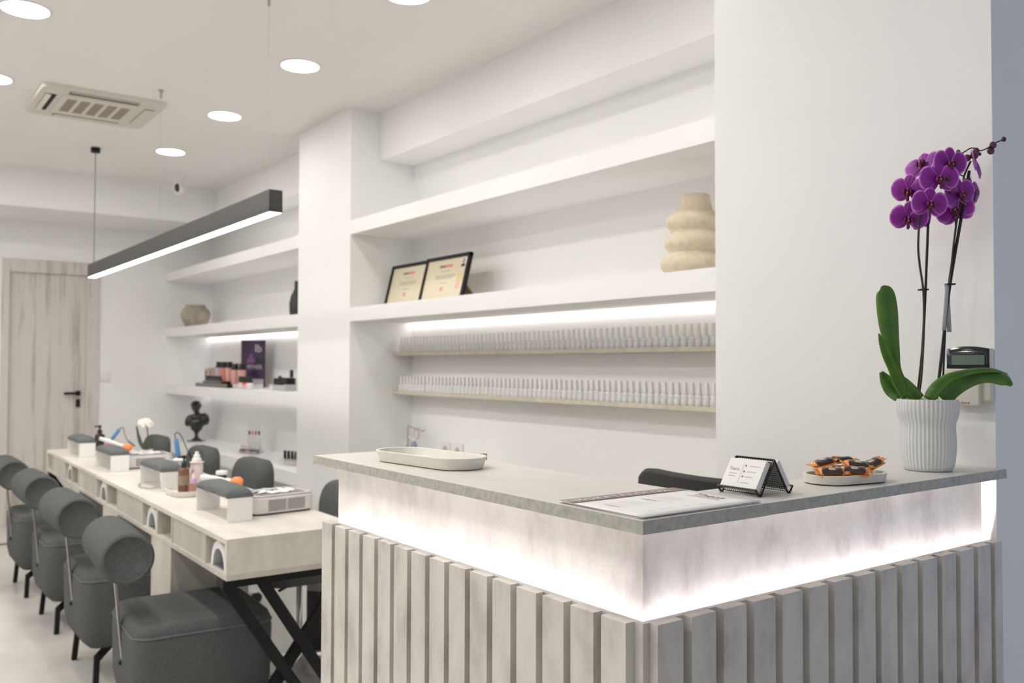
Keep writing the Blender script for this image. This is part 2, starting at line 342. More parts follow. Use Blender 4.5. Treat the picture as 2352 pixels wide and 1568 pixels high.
def candy(loc, rz, tilt, label, L=.044, Wd=.021, hh=.0062):
    t = thing('wrapped_chocolate', label, 'chocolate', loc, rz, 'wrapped chocolates on the stone tray'); t.rotation_euler = (tilt[0], tilt[1], rz)
    sd = random.Random(label); N = 21; Mq = 18; b = B(); rows = []; us = []
    for i in range(N):
        u = -1+2*i/(N-1); x = u*L/2; e = max(0.0, 1-abs(u)**7); hz = hh*(e**.5); w_ = Wd/2*(.93+.07*e); row = []
        for j in range(Mq):
            a = 2*PI*j/Mq; c_, s_ = math.cos(a), math.sin(a)
            y = w_*math.copysign(abs(c_)**.75, c_); z = hz*math.copysign(abs(s_)**.8, s_)+.0007*math.sin(5*u+3*a+sd.random()*.6)*e
            row.append((x, y, z))
        rows.append(b.loop(row)); us.append(u)
    for i in range(N-1):
        for j in range(Mq):
            k = (j+1) % Mq; um = (us[i]+us[i+1])/2; a = 2*PI*(j+.5)/Mq
            b.mi = 1 if (um < -.78+.14*math.sin(2*a) or um > .86+.12*math.cos(a) or False) else 0
            b._f([rows[i][j], rows[i][k], rows[i+1][k], rows[i+1][j]])
    obj('wrapper', b, [BRN, ORG], t, ang=70)
    for s_ in (-1, 1):
        n = 8; bb = B(); a0_ = []; a1_ = []
        for i in range(2*n+1):
            y = -Wd/2+Wd*i/(2*n); zz = .0011*math.sin(i*1.1+s_)
            a0_.append((s_*L/2*.96, y*.93, 0)); a1_.append((s_*(L/2+.0075+(.0012 if i % 2 else 0)), y*1.06, zz+.0012))
        bb.skin([bb.loop(a0_), bb.loop([tuple((Vector(p)+Vector(q_))/2+Vector((0, 0, .0008))) for p, q_ in zip(a0_, a1_)]), bb.loop(a1_)], False, False, False)
        obj('wrapper_end', bb, ORG, t, solid=.0005)
    fl = B(); fl.skin([fl.loop([(-L/2+L*i/16, -Wd/2*.9, -.001) for i in range(17)]), fl.loop([(-L/2+L*i/16, -Wd/2-.0035-(.0008 if i % 2 else 0), -.0028) for i in range(17)])], False, False, False)
    obj('seam_flap', fl, ORG, t, solid=.0004)
    obj('printed_mark', B().grid(lambda u, v: ((-.006+.012*u), (-.004+.007*v), hh*(1.015-.16*((v-.45))**2)), 6, 6), CRM, t, solid=.0002)
for (x, y, z, rz, tl, lb) in (
    (.5175, .062, 1.1225, -.60, (.42, .0), 'wrapped chocolate nearest the left front rim of the stone tray'),
    (.556, .0435, 1.1235, -.66, (.45, .03), 'wrapped chocolate at the middle of the front rim of the tray'),
    (.557, .106, 1.132, -.25, (.1, -.18), 'wrapped chocolate at the back left of the heap on the tray'),
    (.600, .097, 1.135, -.62, (.05, .0), 'wrapped chocolate at the back of the heap, topmost'),
    (.598, .064, 1.1295, -.50, (.35, .1), 'wrapped chocolate right of centre on the stone tray'),
    (.632, .058, 1.129, -.15, (.2, -.32), 'orange ended chocolate poking over the right rim of the tray'),
    (.566, .076, 1.1235, -.45, (.1, .0), 'wrapped chocolate lying in the centre of the heap')):
    candy((x, y, z), rz, tl, lb)

# business card holder: two mesh leaves meeting at the top
t = thing('card_holder', 'black wire mesh tent holder for business cards', 'card holder', (.338, .083, H), 0)
def meshleaf(sg):
    # leaf plane: from the ridge (x=0,z=.052) out to (sg*.034, 0); runs along y
    b = B(); hw = .038; top = Vector((0, 0, .054)); bot = Vector((sg*.033, 0, .003)); n = 19
    for i in range(n):
        y = -hw+2*hw*i/(n-1); b.tube([(top.x, y, top.z), (bot.x, y, bot.z), (bot.x+sg*.008, y, .0035), (bot.x+sg*.0125, y, .009)], .00045, 4)
    for i in range(15):
        p = top.lerp(bot, i/14); b.tube([(p.x, -hw, p.z), (p.x, hw, p.z)], .00045, 4)
    r = B()
    for y in (-hw, hw): r.tube(crom([(0, y, .055), (bot.x, y, .003), (bot.x+sg*.007, y, .0025), (bot.x+sg*.0135, y, .011)], 4), .0017, 6)
    for p in ((0, .055), (bot.x+sg*.0135, .011)): r.tube([(p[0], -hw, p[1]), (p[0], hw, p[1])], .0017, 6)
    return b, r
for sg in (-1, 1):
    b, r = meshleaf(sg); lf = obj('mesh_leaf', b, PLB, t); obj('wire_frame', r, PLB, lf)
def cards(sg, label):
    k = thing('business_cards', label, 'business cards', (.338, .083, H), 0)
    th = math.atan2(.051, .033); n = Vector((sg*math.sin(th), 0, math.cos(th))); dn = Vector((sg*math.cos(th), 0, -math.sin(th)))
    base = Vector((sg*.034, 0, .0045)); m3 = Matrix((Vector((0, 1, 0)), -dn, n)).transposed()
    c = base - dn*.0255 + n*.0062 + Vector((0, 0, .001))
    for i in range(5): obj('card_layer', B().obox(c+n*(i-2)*.00215, .0355+.0004*(i % 2), .0255-.0003*(i % 3), .001, m3), PAPER, k, smooth=False)
    return k, c+n*.0055, m3
k, c, m3 = cards(-1, 'stack of white business cards on the left face of the holder')
mf = Matrix((Vector((0, -1, 0)), m3.col[1], m3.col[2])).transposed(); eu = mf.to_euler()
def oncard(a, b_): return c + mf @ Vector((a, b_, .0003))
text('printed_name', 'Thetis', .0085, INK, k, oncard(-.019, .006), eu, ext=0)
for a, b_, wd_ in ((.018, .013, .011), (.016, .003, .009), (.014, -.006, .008), (.010, -.017, .009), (-.019, -.002, .008), (-.02, -.007, .006)):
    obj('print_line', B().obox(oncard(a, b_), wd_, .00035, .0001, mf), INK, k, smooth=False)
obj('print_line', B().obox(oncard(-.004, 0), .00015, .018, .0001, mf), INK, k, smooth=False)
for b_ in (.013, .003, -.006): obj('print_dot', B().obox(oncard(.001, b_), .0012, .0012, .0001, mf), INKB, k, smooth=False)
cards(1, 'stack of white business cards on the right face of the holder')

# price lists at the corner
BRB = noisy(mat('brown print band', (.2, .14, .12), .35), (.14, .095, .085), (.30, .20, .175), 12, (1, 1, 1), 3, .3, .7)
def menu(loc, rz, label, up=0.0, top=False):
    t = thing('price_list', label, 'price list', loc, rz, None)
    def fn(u, v): return ((u-.5)*.245, (v-.5)*.178, up*max(0, .25-u)*max(0, v-.3)*2)
    obj('sheet', B().grid(fn, 12, 8), PAPER, t, solid=.0006)
    if top:
        bz = .0006
        def fb(u, v): return ((u-.5)*.2448, .054+.035*v, fn(u, .7+.2*v)[2]+bz)
        obj('title_band', B().grid(fb, 12, 4), BRB, t, solid=.0001)
        text('title', 'TIMOKATAΛOΓOΣ', .023, PAPER, t, (-.018, .071, bz+.0004+up*.012), (0, 0, 0), 1.02, spacing=1.12, ext=0)
        text('logo', 'Thetis', .026, mat('bronze ink', (.12, .07, .05), .4), t, (.096, -.013, .0006), (0, 0, -PI/2), .95, ext=0)
        bb = B(); rr = random.Random(3)
        for cx in (-.055, 0.02):
            for i in range(9):
                if i in (3,): continue
                L = .02+.012*rr.random(); yy = .028
                bb.box(cx-.03+i*.0065, cx-.03+i*.0065+.0004, yy-L*1.6, yy, .0005, .00055)
                bb.box(cx-.03+i*.0065, cx-.03+i*.0065+.0004, -.062, -.054, .0005, .00055)
        for i in range(4): bb.box(.074+i*.004, .0746+i*.004, -.05+.004*i, .018-.003*i, .0005, .0007)
        obj('printed_lines', bb, mat('pale ink', (.5, .46, .44), .7), t, smooth=False)
        obj('printed_heading', B().box(-.092, -.0905, -.01, .02, .0005, .0007).box(-.008, -.0065, .0, .03, .0005, .0007), BRB, t, smooth=False)
    return t
menu((.131, .096, H+.0008), -.03, 'lower price list sheet showing under the brown titled one', 0)
menu((.129, .0935, H+.0030), -.008, 'white price list with brown title band on the counter corner', 0, True)

# alarm keypad on the column
t = thing('alarm_keypad', 'cream wall keypad with dark display behind the orchid', 'keypad', (1.02, .063, 1.284))
obj('housing', B().box(-.018, 0, -.043, .047, -.05, .058), CREAM, t, .004)
def arc(u, v):
    y = -.041+.086*u; top = .057+.005*(1-(2*u-1)**2); return (-.0195, y, top*v+(.012 if v < .5 else 0)*(1-v))
obj('display_panel', B().grid(arc, 14, 4), mat('dark glass', (.012, .016, .02), .12), t, solid=.003)
obj('screen', B().box(-.0225, -.0212, -.033, .034, .024, .044), mat('green lcd', (.11, .17, .125), .3), t, smooth=False)
text('brand_mark', 'PARADOX', .0065, mat('grey print', (.25, .25, .26), .5), t, (-.0222, .002, .049), (PI/2, 0, -PI/2))
obj('arc_mark', B().tube([(-.0222, .012-.024*i/8, .0535+.0025*math.sin(PI*i/8)) for i in range(9)], .0005, 4), GREYM, t)
obj('cover_flap', B().prism([(-.0275, -.024), (-.018, -.026), (-.018, .048), (-.0275, .046)], -.06, .016), CREAM, t, .0025)
text('maker_name', 'PARADOX', .0062, INKB, t, (-.0279, .014, -.0545), (PI/2, 0, -PI/2), 1.0, spacing=1.5)

# ------------------------------------------------------------------ purple orchid
PX = .872; PY = .082
t = OR = thing('potted_orchid', 'purple moth orchid in a white ribbed pot on the counter', 'potted plant', (PX, PY, H), -yaw)
# local frame: x = picture right, y = away, z = up
def rib(r, z, a): return r*(1+.020*math.cos(44*a+.12*math.sin(z*55))) if .003 < z < .139 else r
prof = [(.040, 0), (.0435, .001), (.0465, .008), (.0485, .018), (.0505, .035), (.0512, .052), (.0510, .068), (.0495, .082), (.0505, .094), (.0545, .106), (.0565, .118), (.0568, .130), (.0560, .1395), (.053, .1400), (.0525, .128)]
obj('pot', B().lathe(prof, seg=352, rf=rib), CERW, t, ang=60)
obj('potting_bark', B().lathe([(.05, .118), (.05, .126)], seg=24), noisy(mat('bark', (.08, .05, .03), .9), (.03, .02, .012), (.14, .09, .05), 90), t)
def q(u, v): return ((u-2134)/1169, (1084-v)/1169)
def q6(x, y): return q(1950+x/1.7817, 280+y/1.7817)
def q5(x, y): return q(2030+x/6.031, 300+y/6.031)
LEAF = bpy.data.materials.new('orchid leaf'); LEAF.use_nodes = True
n_, l_, p_ = nodes(LEAF)
at_ = n_.new('ShaderNodeVertexColor'); at_.layer_name = 'across'
cr = n_.new('ShaderNodeValToRGB'); cr.color_ramp.elements[0].color = (.032, .105, .010, 1); cr.color_ramp.elements[1].color = (.10, .22, .02, 1)
l_.new(at_.outputs[0], cr.inputs[0]); l_.new(cr.outputs[0], p_.inputs['Base Color']); p_.inputs['Roughness'].default_value = .33
def setcol(o, name, vals):
    ca = o.data.color_attributes.new(name, 'FLOAT_COLOR', 'POINT')
    for i, v in enumerate(vals): ca.data[i].color = (v, v, v, 1)
def leaf(center, widths, depth, fold, face):
    """center: picture-plane points; widths: half widths; depth: y at each point; face: width direction tilt"""
    C = crom([(a, dd, b) for (a, b), dd in zip(center, depth)], 6); n = len(C)
    Wd = crom([(w_, 0, 0) for w_ in widths], 6)
    rows = []; vals = []
    b = B(); L = []
    for i, p in enumerate(C):
        tg = (C[min(i+1, n-1)]-C[max(i-1, 0)]).normalized(); f_ = face[0]+(face[1]-face[0])*i/(n-1)
        side = tg.cross(Vector((0, 1, 0)))
        if side.length < .1: side = Vector((1, 0, 0))
        side.normalize(); nrm = side.cross(tg).normalized()
        sd = side*math.cos(f_)+nrm*math.sin(f_); nn = sd.cross(tg)
        row = []
        for j in range(9):
            s_ = (j-4)/4; w_ = Wd[i].x; row.append(p+sd*w_*s_+nn*(fold*w_*(abs(s_)**1.5))); vals.append(abs(s_)*.8+.1*math.sin(i*.7))
        L.append(b.loop(row))
    b.skin(L, False, False, False)
    o = obj('leaf', b, LEAF, t, solid=.0016); setcol(o, 'across', [max(0, min(1, v)) for v in vals]); return o
leaf([q6(265, 1138), q6(228, 1090), q6(196, 1020), q6(180, 940), q6(163, 850), q6(156, 770), q6(150, 700), q6(140, 674)], [.006, .009, .008, .012, .0175, .0195, .0165, .003], [0, -.004, -.008, -.01, -.012, -.012, -.01, -.008], .25, (.5, .05))
leaf([q6(225, 1138), q6(195, 1085), q6(160, 1020), q6(130, 960), q6(108, 910), q6(95, 874)], [.006, .0105, .009, .0085, .006, .001], [-.01, -.02, -.03, -.035, -.04, -.04], .3, (.7, .55))
leaf([q6(230, 1140), q6(212, 1105), q6(190, 1065), q6(172, 1030)], [.010, .0155, .0125, .004], [.02, .03, .035, .04], .2, (.2, .1))
leaf([q6(275, 1142), q6(250, 1115), q6(222, 1080), q6(200, 1050)], [.012, .012, .010, .006], [-.02, -.022, -.02, -.015], .3, (.3, .3))
leaf([q6(305, 1142), q6(330, 1092), q6(385, 1052), q6(450, 1031), q6(520, 1020), q6(590, 1020), q6(650, 1036)], [.011, .012, .010, .008, .007, .006, .001], [-.03, -.035, -.03, -.025, -.02, -.015, -.01], .25, (.5, 1.0))
leaf([q6(385, 1142), q6(418, 1104), q6(462, 1076), q6(520, 1052), q6(575, 1044), q6(625, 1058), q6(650, 1082)], [.020, .018, .014, .0125, .0140, .0135, .004], [-.005, -.01, -.015, -.015, -.015, -.02, -.025], .22, (.0, .35))
STEM = noisy(mat('orchid stem', (.06, .045, .03), .5), (.018, .014, .010), (.055, .035, .022), 40); STAKE = mat('dark support stake', (.004, .007, .008), .3)
def line(P, dep, fn, r, m, name):
    pts = [(a, dd, b) for (a, b), dd in zip([fn(*p) for p in P], dep)]
    return obj(name, B().tube(crom(pts, 5) if len(pts) > 2 else pts, r, 8), m, t)
line([(290, 1140), (305, 1040), (316, 850), (312, 700), (298, 590), (292, 510), (298, 400), (302, 350)], [0, 0, 0, -.004, -.004, -.004, -.004, -.006], q6, .0023, STEM, 'flower_stem')
line([(290, 1140), (318, 870), (345, 350)], [.004, .004, .004], q6, .0027, STAKE, 'support_stake')
line([(402, 1100), (412, 900), (425, 700), (440, 580), (452, 480), (462, 410), (475, 330), (492, 260), (495, 215), (516, 165), (524, 150)], [.01, .01, .008, .006, .006, .006, .006, .006, .006, .006, .006], q6, .0022, STEM, 'flower_stem')
line([(458, 430), (448, 370), (432, 310), (424, 285)], [.004, 0, -.006, -.01], q6, .0016, STEM, 'flower_stem')
line([(372, 1140), (395, 960), (430, 680), (490, 345), (518, 190)], [.006, .006, .006, .006, .006], q6, .0032, STAKE, 'support_stake')
line([(478, 122), (500, 108), (520, 97), (545, 100), (560, 108), (590, 96), (620, 76), (652, 62)], [0, 0, 0, 0, 0, 0, 0, 0], q6, .0013, STEM, 'flower_stem')
line([(495, 216), (480, 212), (462, 204), (440, 196)], [.004, 0, 0, 0], q6, .0012, STEM, 'flower_stem')
line([(424, 285), (412, 262), (392, 248), (375, 252)], [-.01, -.012, -.014, -.014], q6, .0012, STEM, 'flower_stem')
for x, y in ((318, 688), (430, 665)):
    a, b_ = q6(x, y); obj('stem_clip', B().box(a-.008, a+.008, -.004, .010, b_-.0015, b_+.0015), BLK, t)
a, b_ = q6(408, 665)
LBL = mat('plant label', (.42, .45, .46), .4)
obj('plant_label', B().grid(lambda u, v: (a-.006*u*1.0-.010*v*1.0+.012*u*0+.0135*(u), .0-.004*v, b_-.092*v), 3, 6), LBL, t, solid=.0005)
obj('plant_label', B().grid(lambda u, v: (a+.004+.009*u+.004*v, .012, b_-.095*v), 3, 6), LBL, t, solid=.0005)
# buds
BUD = noisy(mat('purple bud', (.10, .015, .05), .35), (.05, .01, .025), (.17, .03, .09), 60)
for (x, y, r, dd) in ((1210, 355, 47, -.004), (1300, 320, 56, -.006), (1350, 245, 42, 0), (1405, 290, 24, .002), (1588, 165, 48, 0), (1570, 240, 50, .004), (1740, 82, 34, 0), (1095, 262, 30, 0), (940, 835, 46, -.02), (772, 740, 44, -.032), (850, 685, 30, -.034), (505, 1035, 42, -.024), (1160, 1160, 40, .01)):
    a, b_ = q5(x, y); rr = r/6.031/1169
    obj('bud', B().ball((a, dd, b_), rr, rr*.85, rr*1.08, 12, 8, Matrix.Rotation(.5*math.sin(x), 3, 'Y')), BUD, t)
# flowers
PET = bpy.data.materials.new('orchid petal'); PET.use_nodes = True
n_, l_, p_ = nodes(PET)
at_ = n_.new('ShaderNodeVertexColor'); at_.layer_name = 'edge'
cr = n_.new('ShaderNodeValToRGB'); e = cr.color_ramp.elements; e[0].color = (.20, .003, .24, 1); e[1].color = (.72, .30, .76, 1); e[1].position = 1.0
e2 = cr.color_ramp.elements.new(.78); e2.color = (.30, .012, .35, 1)
l_.new(at_.outputs[0], cr.inputs[0]); l_.new(cr.outputs[0], p_.inputs['Base Color']); p_.inputs['Roughness'].default_value = .45
p_.inputs['Subsurface Weight'].default_value = .15; p_.inputs['Subsurface Radius'].default_value = (.004, .001, .004)
LIP = noisy(mat('dark lip', (.12, .002, .045), .4), (.06, .001, .03), (.15, .004, .06), 120); YEL = mat('yellow throat', (.6, .25, .03), .5)
def petal(b, vals, ang, ln, wd, tilt, cup, z0=0.0, base=.18):
    ca, sa = math.cos(ang), math.sin(ang); L = []; N = 14
    for i in range(N):
        u = 1-(1-i/(N-1))**1.5; c_ = .56
        w_ = wd*(math.sqrt(max(0, 1-((u-c_)/(1-c_))**2)) if u > c_ else base+(1-base)*math.sin(PI/2*u/c_)**1.3)
        w_ = max(w_, wd*.04); row = []
        for j in range(11):
            s_ = (j-5)/5; x = ln*u; y = w_*s_; z = z0+x*math.sin(tilt)+cup*(-(s_*s_)*w_*.5-(u-.5)**2*ln*.5)+.0007*math.sin(9*s_+7*u+ang)
            row.append((ca*x-sa*y, sa*x+ca*y, z)); r_ = max(abs(y)/wd, abs(u-c_)/(1-c_) if u > c_ else 0)
            vals.append(min(1, max(0, (math.hypot(y/wd, (u-c_)/(1-c_)) if u > c_ else abs(s_)**1.5)-.0)))
        L.append(b.loop(row))
    b.skin(L, False, False, False)
def flower(x, y, dep, sc, facing, spin=0, name='flower', lip=True):
    """facing = (right, up) lean of the face direction from straight at the viewer"""
    a, b_ = q5(x, y); Z = Vector((facing[0], -1, facing[1])).normalized()
    if len(facing) > 2: Z = Vector(facing).normalized()
    upv = Vector((math.sin(spin), 0, math.cos(spin))); X = upv.cross(Z).normalized(); Y = Z.cross(X)
    m3 = Matrix((X, Y, Z)).transposed()
    b = B(); vals = []
    for ang in (90, 215, 325): petal(b, vals, math.radians(ang), .037*sc, .0135*sc, -.05, .35, -.0014, .35)
    for ang in (8, 172): petal(b, vals, math.radians(ang), .0405*sc, .0255*sc, .02, .35, .0008, .12)
    o = obj(name, b, PET, t, solid=.0005); o.matrix_local = Matrix.Translation((a, dep, b_)) @ m3.to_4x4()
    setcol(o, 'edge', vals)
    if lip:
        lb = B(); lb.ball((0, -.006, .006), .0052, .0085, .006, 12, 8); lb.ball((-.0065, -.002, .007), .0028, .0065, .005, 10, 6); lb.ball((.0065, -.002, .007), .0028, .0065, .005, 10, 6); lb.ball((0, -.0165, .0075), .0035, .006, .002, 10, 6)
        obj('lip', lb, LIP, o); yb = B(); yb.ball((0, .003, .0065), .0028, .0038, .0045, 10, 6); obj('column', yb, mat('pink column', (.30, .03, .22), .4), o)
        ye = B(); ye.ball((0, -.003, .0113), .0014, .002, .001, 8, 6); obj('throat', ye, YEL, o)
    return o
flower(912, 455, -.020, .88, (.12, -.05), .05)
flower(735, 680, -.026, .95, (-.1, .0), -.05)
flower(585, 1035, -.030, .88, (-.05, -.05), .12)
flower(625, 420, .012, .9, (-.75, -.5, .5), -.35)
flower(415, 800, .006, .86, (-.8, -.35), .15)
flower(425, 1185, .010, .9, (-.5, -.45), .1)
flower(1085, 870, -.008, .93, (.3, -.1), -.25)
flower(1085, 1075, .012, .9, (-.5, .25), -.3)
flower(1330, 800, .016, .86, (.75, 0), .1)
flower(1400, 420, .010, .85, (.8, -.55, .25), .55, lip=False)
flower(640, 1180, .022, .75, (.5, .0), -.3, lip=False)

# ------------------------------------------------------------------ niche A: frames, vase, racks, bottles
def wframe(y, x, rz, label, pic):
    t = thing('certificate_frame', label, 'framed certificate', (x, y, 1.624), rz, None); lean = math.radians(-14)
    m3 = Matrix.Rotation(lean, 3, 'Y') @ Matrix.Identity(3)
    # local: y = width, z = up, face toward -x, leaning back (+x at top)
    def P(yy, zz, xx=0): return Matrix.Rotation(math.radians(14), 3, 'Y') @ Vector((xx, yy, zz))
    r3 = Matrix.Rotation(math.radians(14), 3, 'Y'); hw = .2; hh = .232
    b = B()
    for c, a, d_ in (((0, -hw, hh/2), .009, hh/2+.009), ((0, hw, hh/2), .009, hh/2+.009)): b.obox(r3 @ Vector(c)+Vector((0, 0, .01)), .010, a, d_, r3)
    for zz in (0, hh): b.obox(r3 @ Vector((0, 0, zz))+Vector((0, 0, .01)), .010, hw+.009, .009, r3)
    obj('frame', b, BLK, t, smooth=False)
    up = Vector((0, 0, .01))
    def pl(name, yc, zc, a, b_, m, off): return obj(name, B().obox(r3 @ Vector((off, yc, zc))+up, .0006, a, b_, r3), m, t, smooth=False)
    pl('certificate', 0, hh/2, hw-.008, hh/2-.006, mat('cream certificate', (.74, .66, .48), .35), -.002)
    tx = lambda nm, s_, sz, yc, zc, m: text(nm, s_, sz, m, t, r3 @ Vector((-.0032, yc, zc))+up, (r3 @ Matrix(((0, 0, -1), (-1, 0, 0), (0, 1, 0)))).to_euler())
    pl('heading', .04, .185, .028, .007, mat('grey print bar', (.25, .22, .2), .6), -.0028); pl('heading', -.02, .185, .036, .007, mat('red print', (.75, .25, .22), .6), -.0028)
    G = mat('faint grey print', (.5, .45, .36), .6)
    for yc, zc, a in ((0, .158, .045), (0, .135, .09), (0, .127, .10), (0, .119, .08), (.0, .093, .04)): pl('print_line', yc, zc, a, .002, G, -.0028)
    pl('red_seal', .01, .062, .012, .010, mat('pink seal', (.8, .25, .32), .5), -.0028)
    if pic:
        pl('portrait_background', -.155, .195, .024, .026, PAPER, -.003); pl('portrait_figure', -.155, .196, .011, .018, mat('photo skin tone', (.5, .27, .2), .6), -.0036); pl('portrait_figure', -.155, .176, .017, .006, BLK, -.0038)
        pl('gold_rosette', -.145, .115, .024, .022, mat('gold rosette', (.7, .58, .25), .4), -.003)
        pl('ribbon', -.13, .075, .006, .022, mat('pink ribbon', (.75, .35, .4), .5), -.003); pl('ribbon', -.15, .075, .004, .022, mat('pink ribbon', (.75, .35, .4), .5), -.003)
        obj('easel_strut', B().obox((.09, -.12, .055), .004, .03, .065, Matrix.Rotation(math.radians(-40), 3, 'Y')), mat('brown card', (.33, .17, .08), .7), t, smooth=False)
wframe(3.46, 1.60, 0, 'black framed cream certificate, left one half hidden behind the other', False)
wframe(3.035, 1.575, 0, 'black framed cream certificate with small portrait, right one', True)
# wavy vase
t = tag(obj('wavy_vase', (lambda b: b.skin([b.loop([(dx+r*math.cos(2*PI*i/40), dy+r*math.sin(2*PI*i/40), z) for i in range(40)]) for (r, z, dx, dy) in
    [(.088, 0, 0, 0), (.105, .012, 0, .0), (.122, .03, 0, .0), (.126, .048, 0, 0), (.118, .066, 0, 0), (.102, .080, 0, -.003), (.096, .086, 0, -.004), (.102, .094, 0, -.006), (.116, .108, 0, -.010), (.120, .124, 0, -.011), (.110, .142, 0, -.009), (.094, .154, 0, -.007), (.090, .160, 0, -.006), (.096, .170, 0, -.006), (.108, .186, 0, -.006), (.110, .202, 0, -.005), (.100, .220, 0, -.003), (.080, .232, 0, 0), (.066, .238, 0, .001), (.060, .25, 0, .001), (.054, .28, 0, .001), (.052, .297, 0, .001), (.048, .298, 0, .001), (.045, .27, 0, .001)]]))(B()), VASE, loc=(1.60, 1.335, 1.624), ang=80), 'cream stacked ring ceramic vase at the right end of the shelf', 'vase')
# two narrow racks of nail polish
RK = []
for z, lb in ((1.3754, 'upper narrow beige rack lined with white polish bottles'), (1.1544, 'lower narrow beige rack lined with white polish bottles')):
    RK.append(tag(obj('bottle_rack', B().box(1.664, XB, .76, 3.698, z-.018, z), LAMEDGE and noisy(mat('beige rack board', (.6, .55, .45), .5), (.55, .5, .41), (.66, .61, .5), 20), smooth=False), lb, 'rack'))
PB = noisy(mat('white lacquer glass', (.76, .76, .75), .25), (.74, .74, .74), (.79, .78, .78), 30); PC = mat('white bottle cap', (.78, .77, .74), .35)
def polish(label, grp, body=PB, cap=PC, lab_=True):
    t = thing('nail_polish_bottle', label, 'nail polish', (0, 0, 0), 0, grp)
    obj('bottle', B().lathe([(.015, 0), (.0163, .003), (.0163, .036), (.0140, .0405), (.006, .042)], seg=16), body, t, ang=50)
    obj('cap', B().lathe([(.0098, .042), (.0096, .05), (.0072, .084), (.0065, .086)], seg=14), cap, t, ang=50)
    if lab_: text('bottle_print', 'GN', .008, GREYM, t, (-.0164, 0, .028), (PI/2, 0, -PI/2), 1.1)
    return t
up = polish('white nail polish bottle standing in the row on the upper beige rack', 'polish bottles on the upper rack')
lo = polish('white nail polish bottle standing in the row on the lower beige rack', 'polish bottles on the lower rack')
rr = random.Random(5)
for first, z in ((up, 1.3754), (lo, 1.1544)):
    n = 0; y = 3.645
    while y > 1.18:
        o = first if n == 0 else dup(first)
        o.location = (1.70+rr.uniform(-.0015, .0015), y, z); o.rotation_euler = (0, 0, rr.uniform(-.3, .3))
        y -= .0353+rr.uniform(-.0012, .0016)+(.012 if (z < 1.2 and n == 7) else 0); n += 1
# things standing under the racks
ZD = .72
t = thing('side_ledge', 'low white ledge in the large niche behind the counter', 'shelf', (0, 0, 0)); obj('board', B().box(1.42, XB-.001, 2.75, 3.696, ZD-.03, ZD), PAINT, t, smooth=False)
obj('support', B().box(1.5, XB-.001, 2.8, 3.65, 0, ZD-.03), PAINT, t, smooth=False)
t = thing('mirror_stand', 'thin grey metal hook stand in the corner below the racks', 'stand', (1.76, 3.62, ZD))
obj('base', B().lathe([(.05, 0), (.05, .008)], seg=20), GREYM, t)
obj('pole', B().tube([(-.02, .02, .008), (-.02, .02, .232)], .004, 8), GREYM, t); obj('hook', B().tube(crom([(-.02, .02, .232), (-.03, -.05, .226), (-.04, -.14, .222), (-.045, -.185, .214), (-.05, -.215, .226)], 5), .0035, 8), GREYM, t)
obj('hanging_loop', B().tube([(-.035+.0*math.cos(a), -.10+.03*math.cos(a), .192+.03*math.sin(a)) for a in [2*PI*i/14 for i in range(15)]], .003, 6), mat('beige loop', (.5, .44, .36), .6), t)
def spray(loc, label, m, hgt=.15, r=.026):
    t = thing('spray_bottle', label, 'bottle', loc)
    obj('bottle', B().lathe([(r, 0), (r, hgt*.75), (r*.5, hgt*.93), (r*.45, hgt)], seg=16), m, t); obj('cap', B().lathe([(r*.6, hgt), (r*.6, hgt+.02)], seg=12).box(-.03, .01, -.007, .007, hgt+.015, hgt+.03), WHP, t)
spray((1.675, 3.46, ZD), 'translucent lilac spray bottle, darker one beside the hook stand', mat('lilac plastic', (.28, .27, .42), .3), .16)
spray((1.67, 3.55, ZD), 'pale lilac bottle squeezed between the stand and the darker bottle', mat('pale lilac plastic', (.55, .57, .66), .3), .13, .024)
def socket(y, label):
    t = thing('wall_socket', label, 'socket', (XB, y, .835), 0, 'round wall sockets')
    obj('plate', B().box(-.009, 0, -.05, .05, -.045, .045), WHP, t, .003); obj('socket_well', B().tube([(-.0095, 0, 0), (-.0085, 0, 0)], .024, 20), mat('socket shade', (.5, .46, .42), .5), t)
socket(3.325, 'white wall socket, left one of the pair below the racks'); socket(3.20, 'white wall socket, right one of the pair below the racks')

# office chair behind the counter
t = thing('office_chair', 'black mesh office chair behind the counter', 'office chair', (.50, .578, 0))
MSH = mat('black mesh fabric', (.018, .018, .018), .6); MG = noisy(mat('pale mesh', (.25, .24, .22), .6), (.04, .04, .04), (.5, .48, .45), 420)
def bk(u, v):  # u along y, v up
    y = (u-.5)*.47; z = .62+.425*v; x = .25-.05*math.cos((u-.5)*PI)+.03*v+.03; return (x, y, z-.030*(max(0, abs(2*u-1)-.72)/.28)**2.2*v)
obj('back_mesh', B().grid(lambda u, v: bk(.06+.88*u, .05+.8*v), 14, 10), MG, t, solid=.004)
obj('back_frame', B().grid(lambda u, v: bk(u, .86+.14*v), 48, 6), MSH, t, solid=.022)
obj('back_frame', B().tube([bk(.02, v/8) for v in range(8)], .013, 8).tube([bk(.98, v/8) for v in range(8)], .013, 8).tube([bk(u/10, .02) for u in range(11)], .013, 8), PLB, t)
obj('seat', B().prism(rrect(-.24, .22, -.235, .235, .08), .45, .52), MSH, t, .02)
obj('back_support', B().tube([(.1, 0, .44), (.27, 0, .46), (.3, 0, .75)], .018, 8), PLB, t); obj('gas_post', B().cyl((0, 0, .1), (0, 0, .45), .025), CHR, t)
for k in range(5):
    a = 2*PI*k/5+.3; obj('base_leg', B().tube([(0, 0, .12), (.24*math.cos(a), .24*math.sin(a), .075)], [.022, .014], 8), PLB, t)
    obj('castor', B().tube([(.24*math.cos(a)-.02*math.sin(a), .24*math.sin(a)+.02*math.cos(a), .032), (.24*math.cos(a)+.02*math.sin(a), .24*math.sin(a)-.02*math.cos(a), .032)], .032, 14), PLB, t)

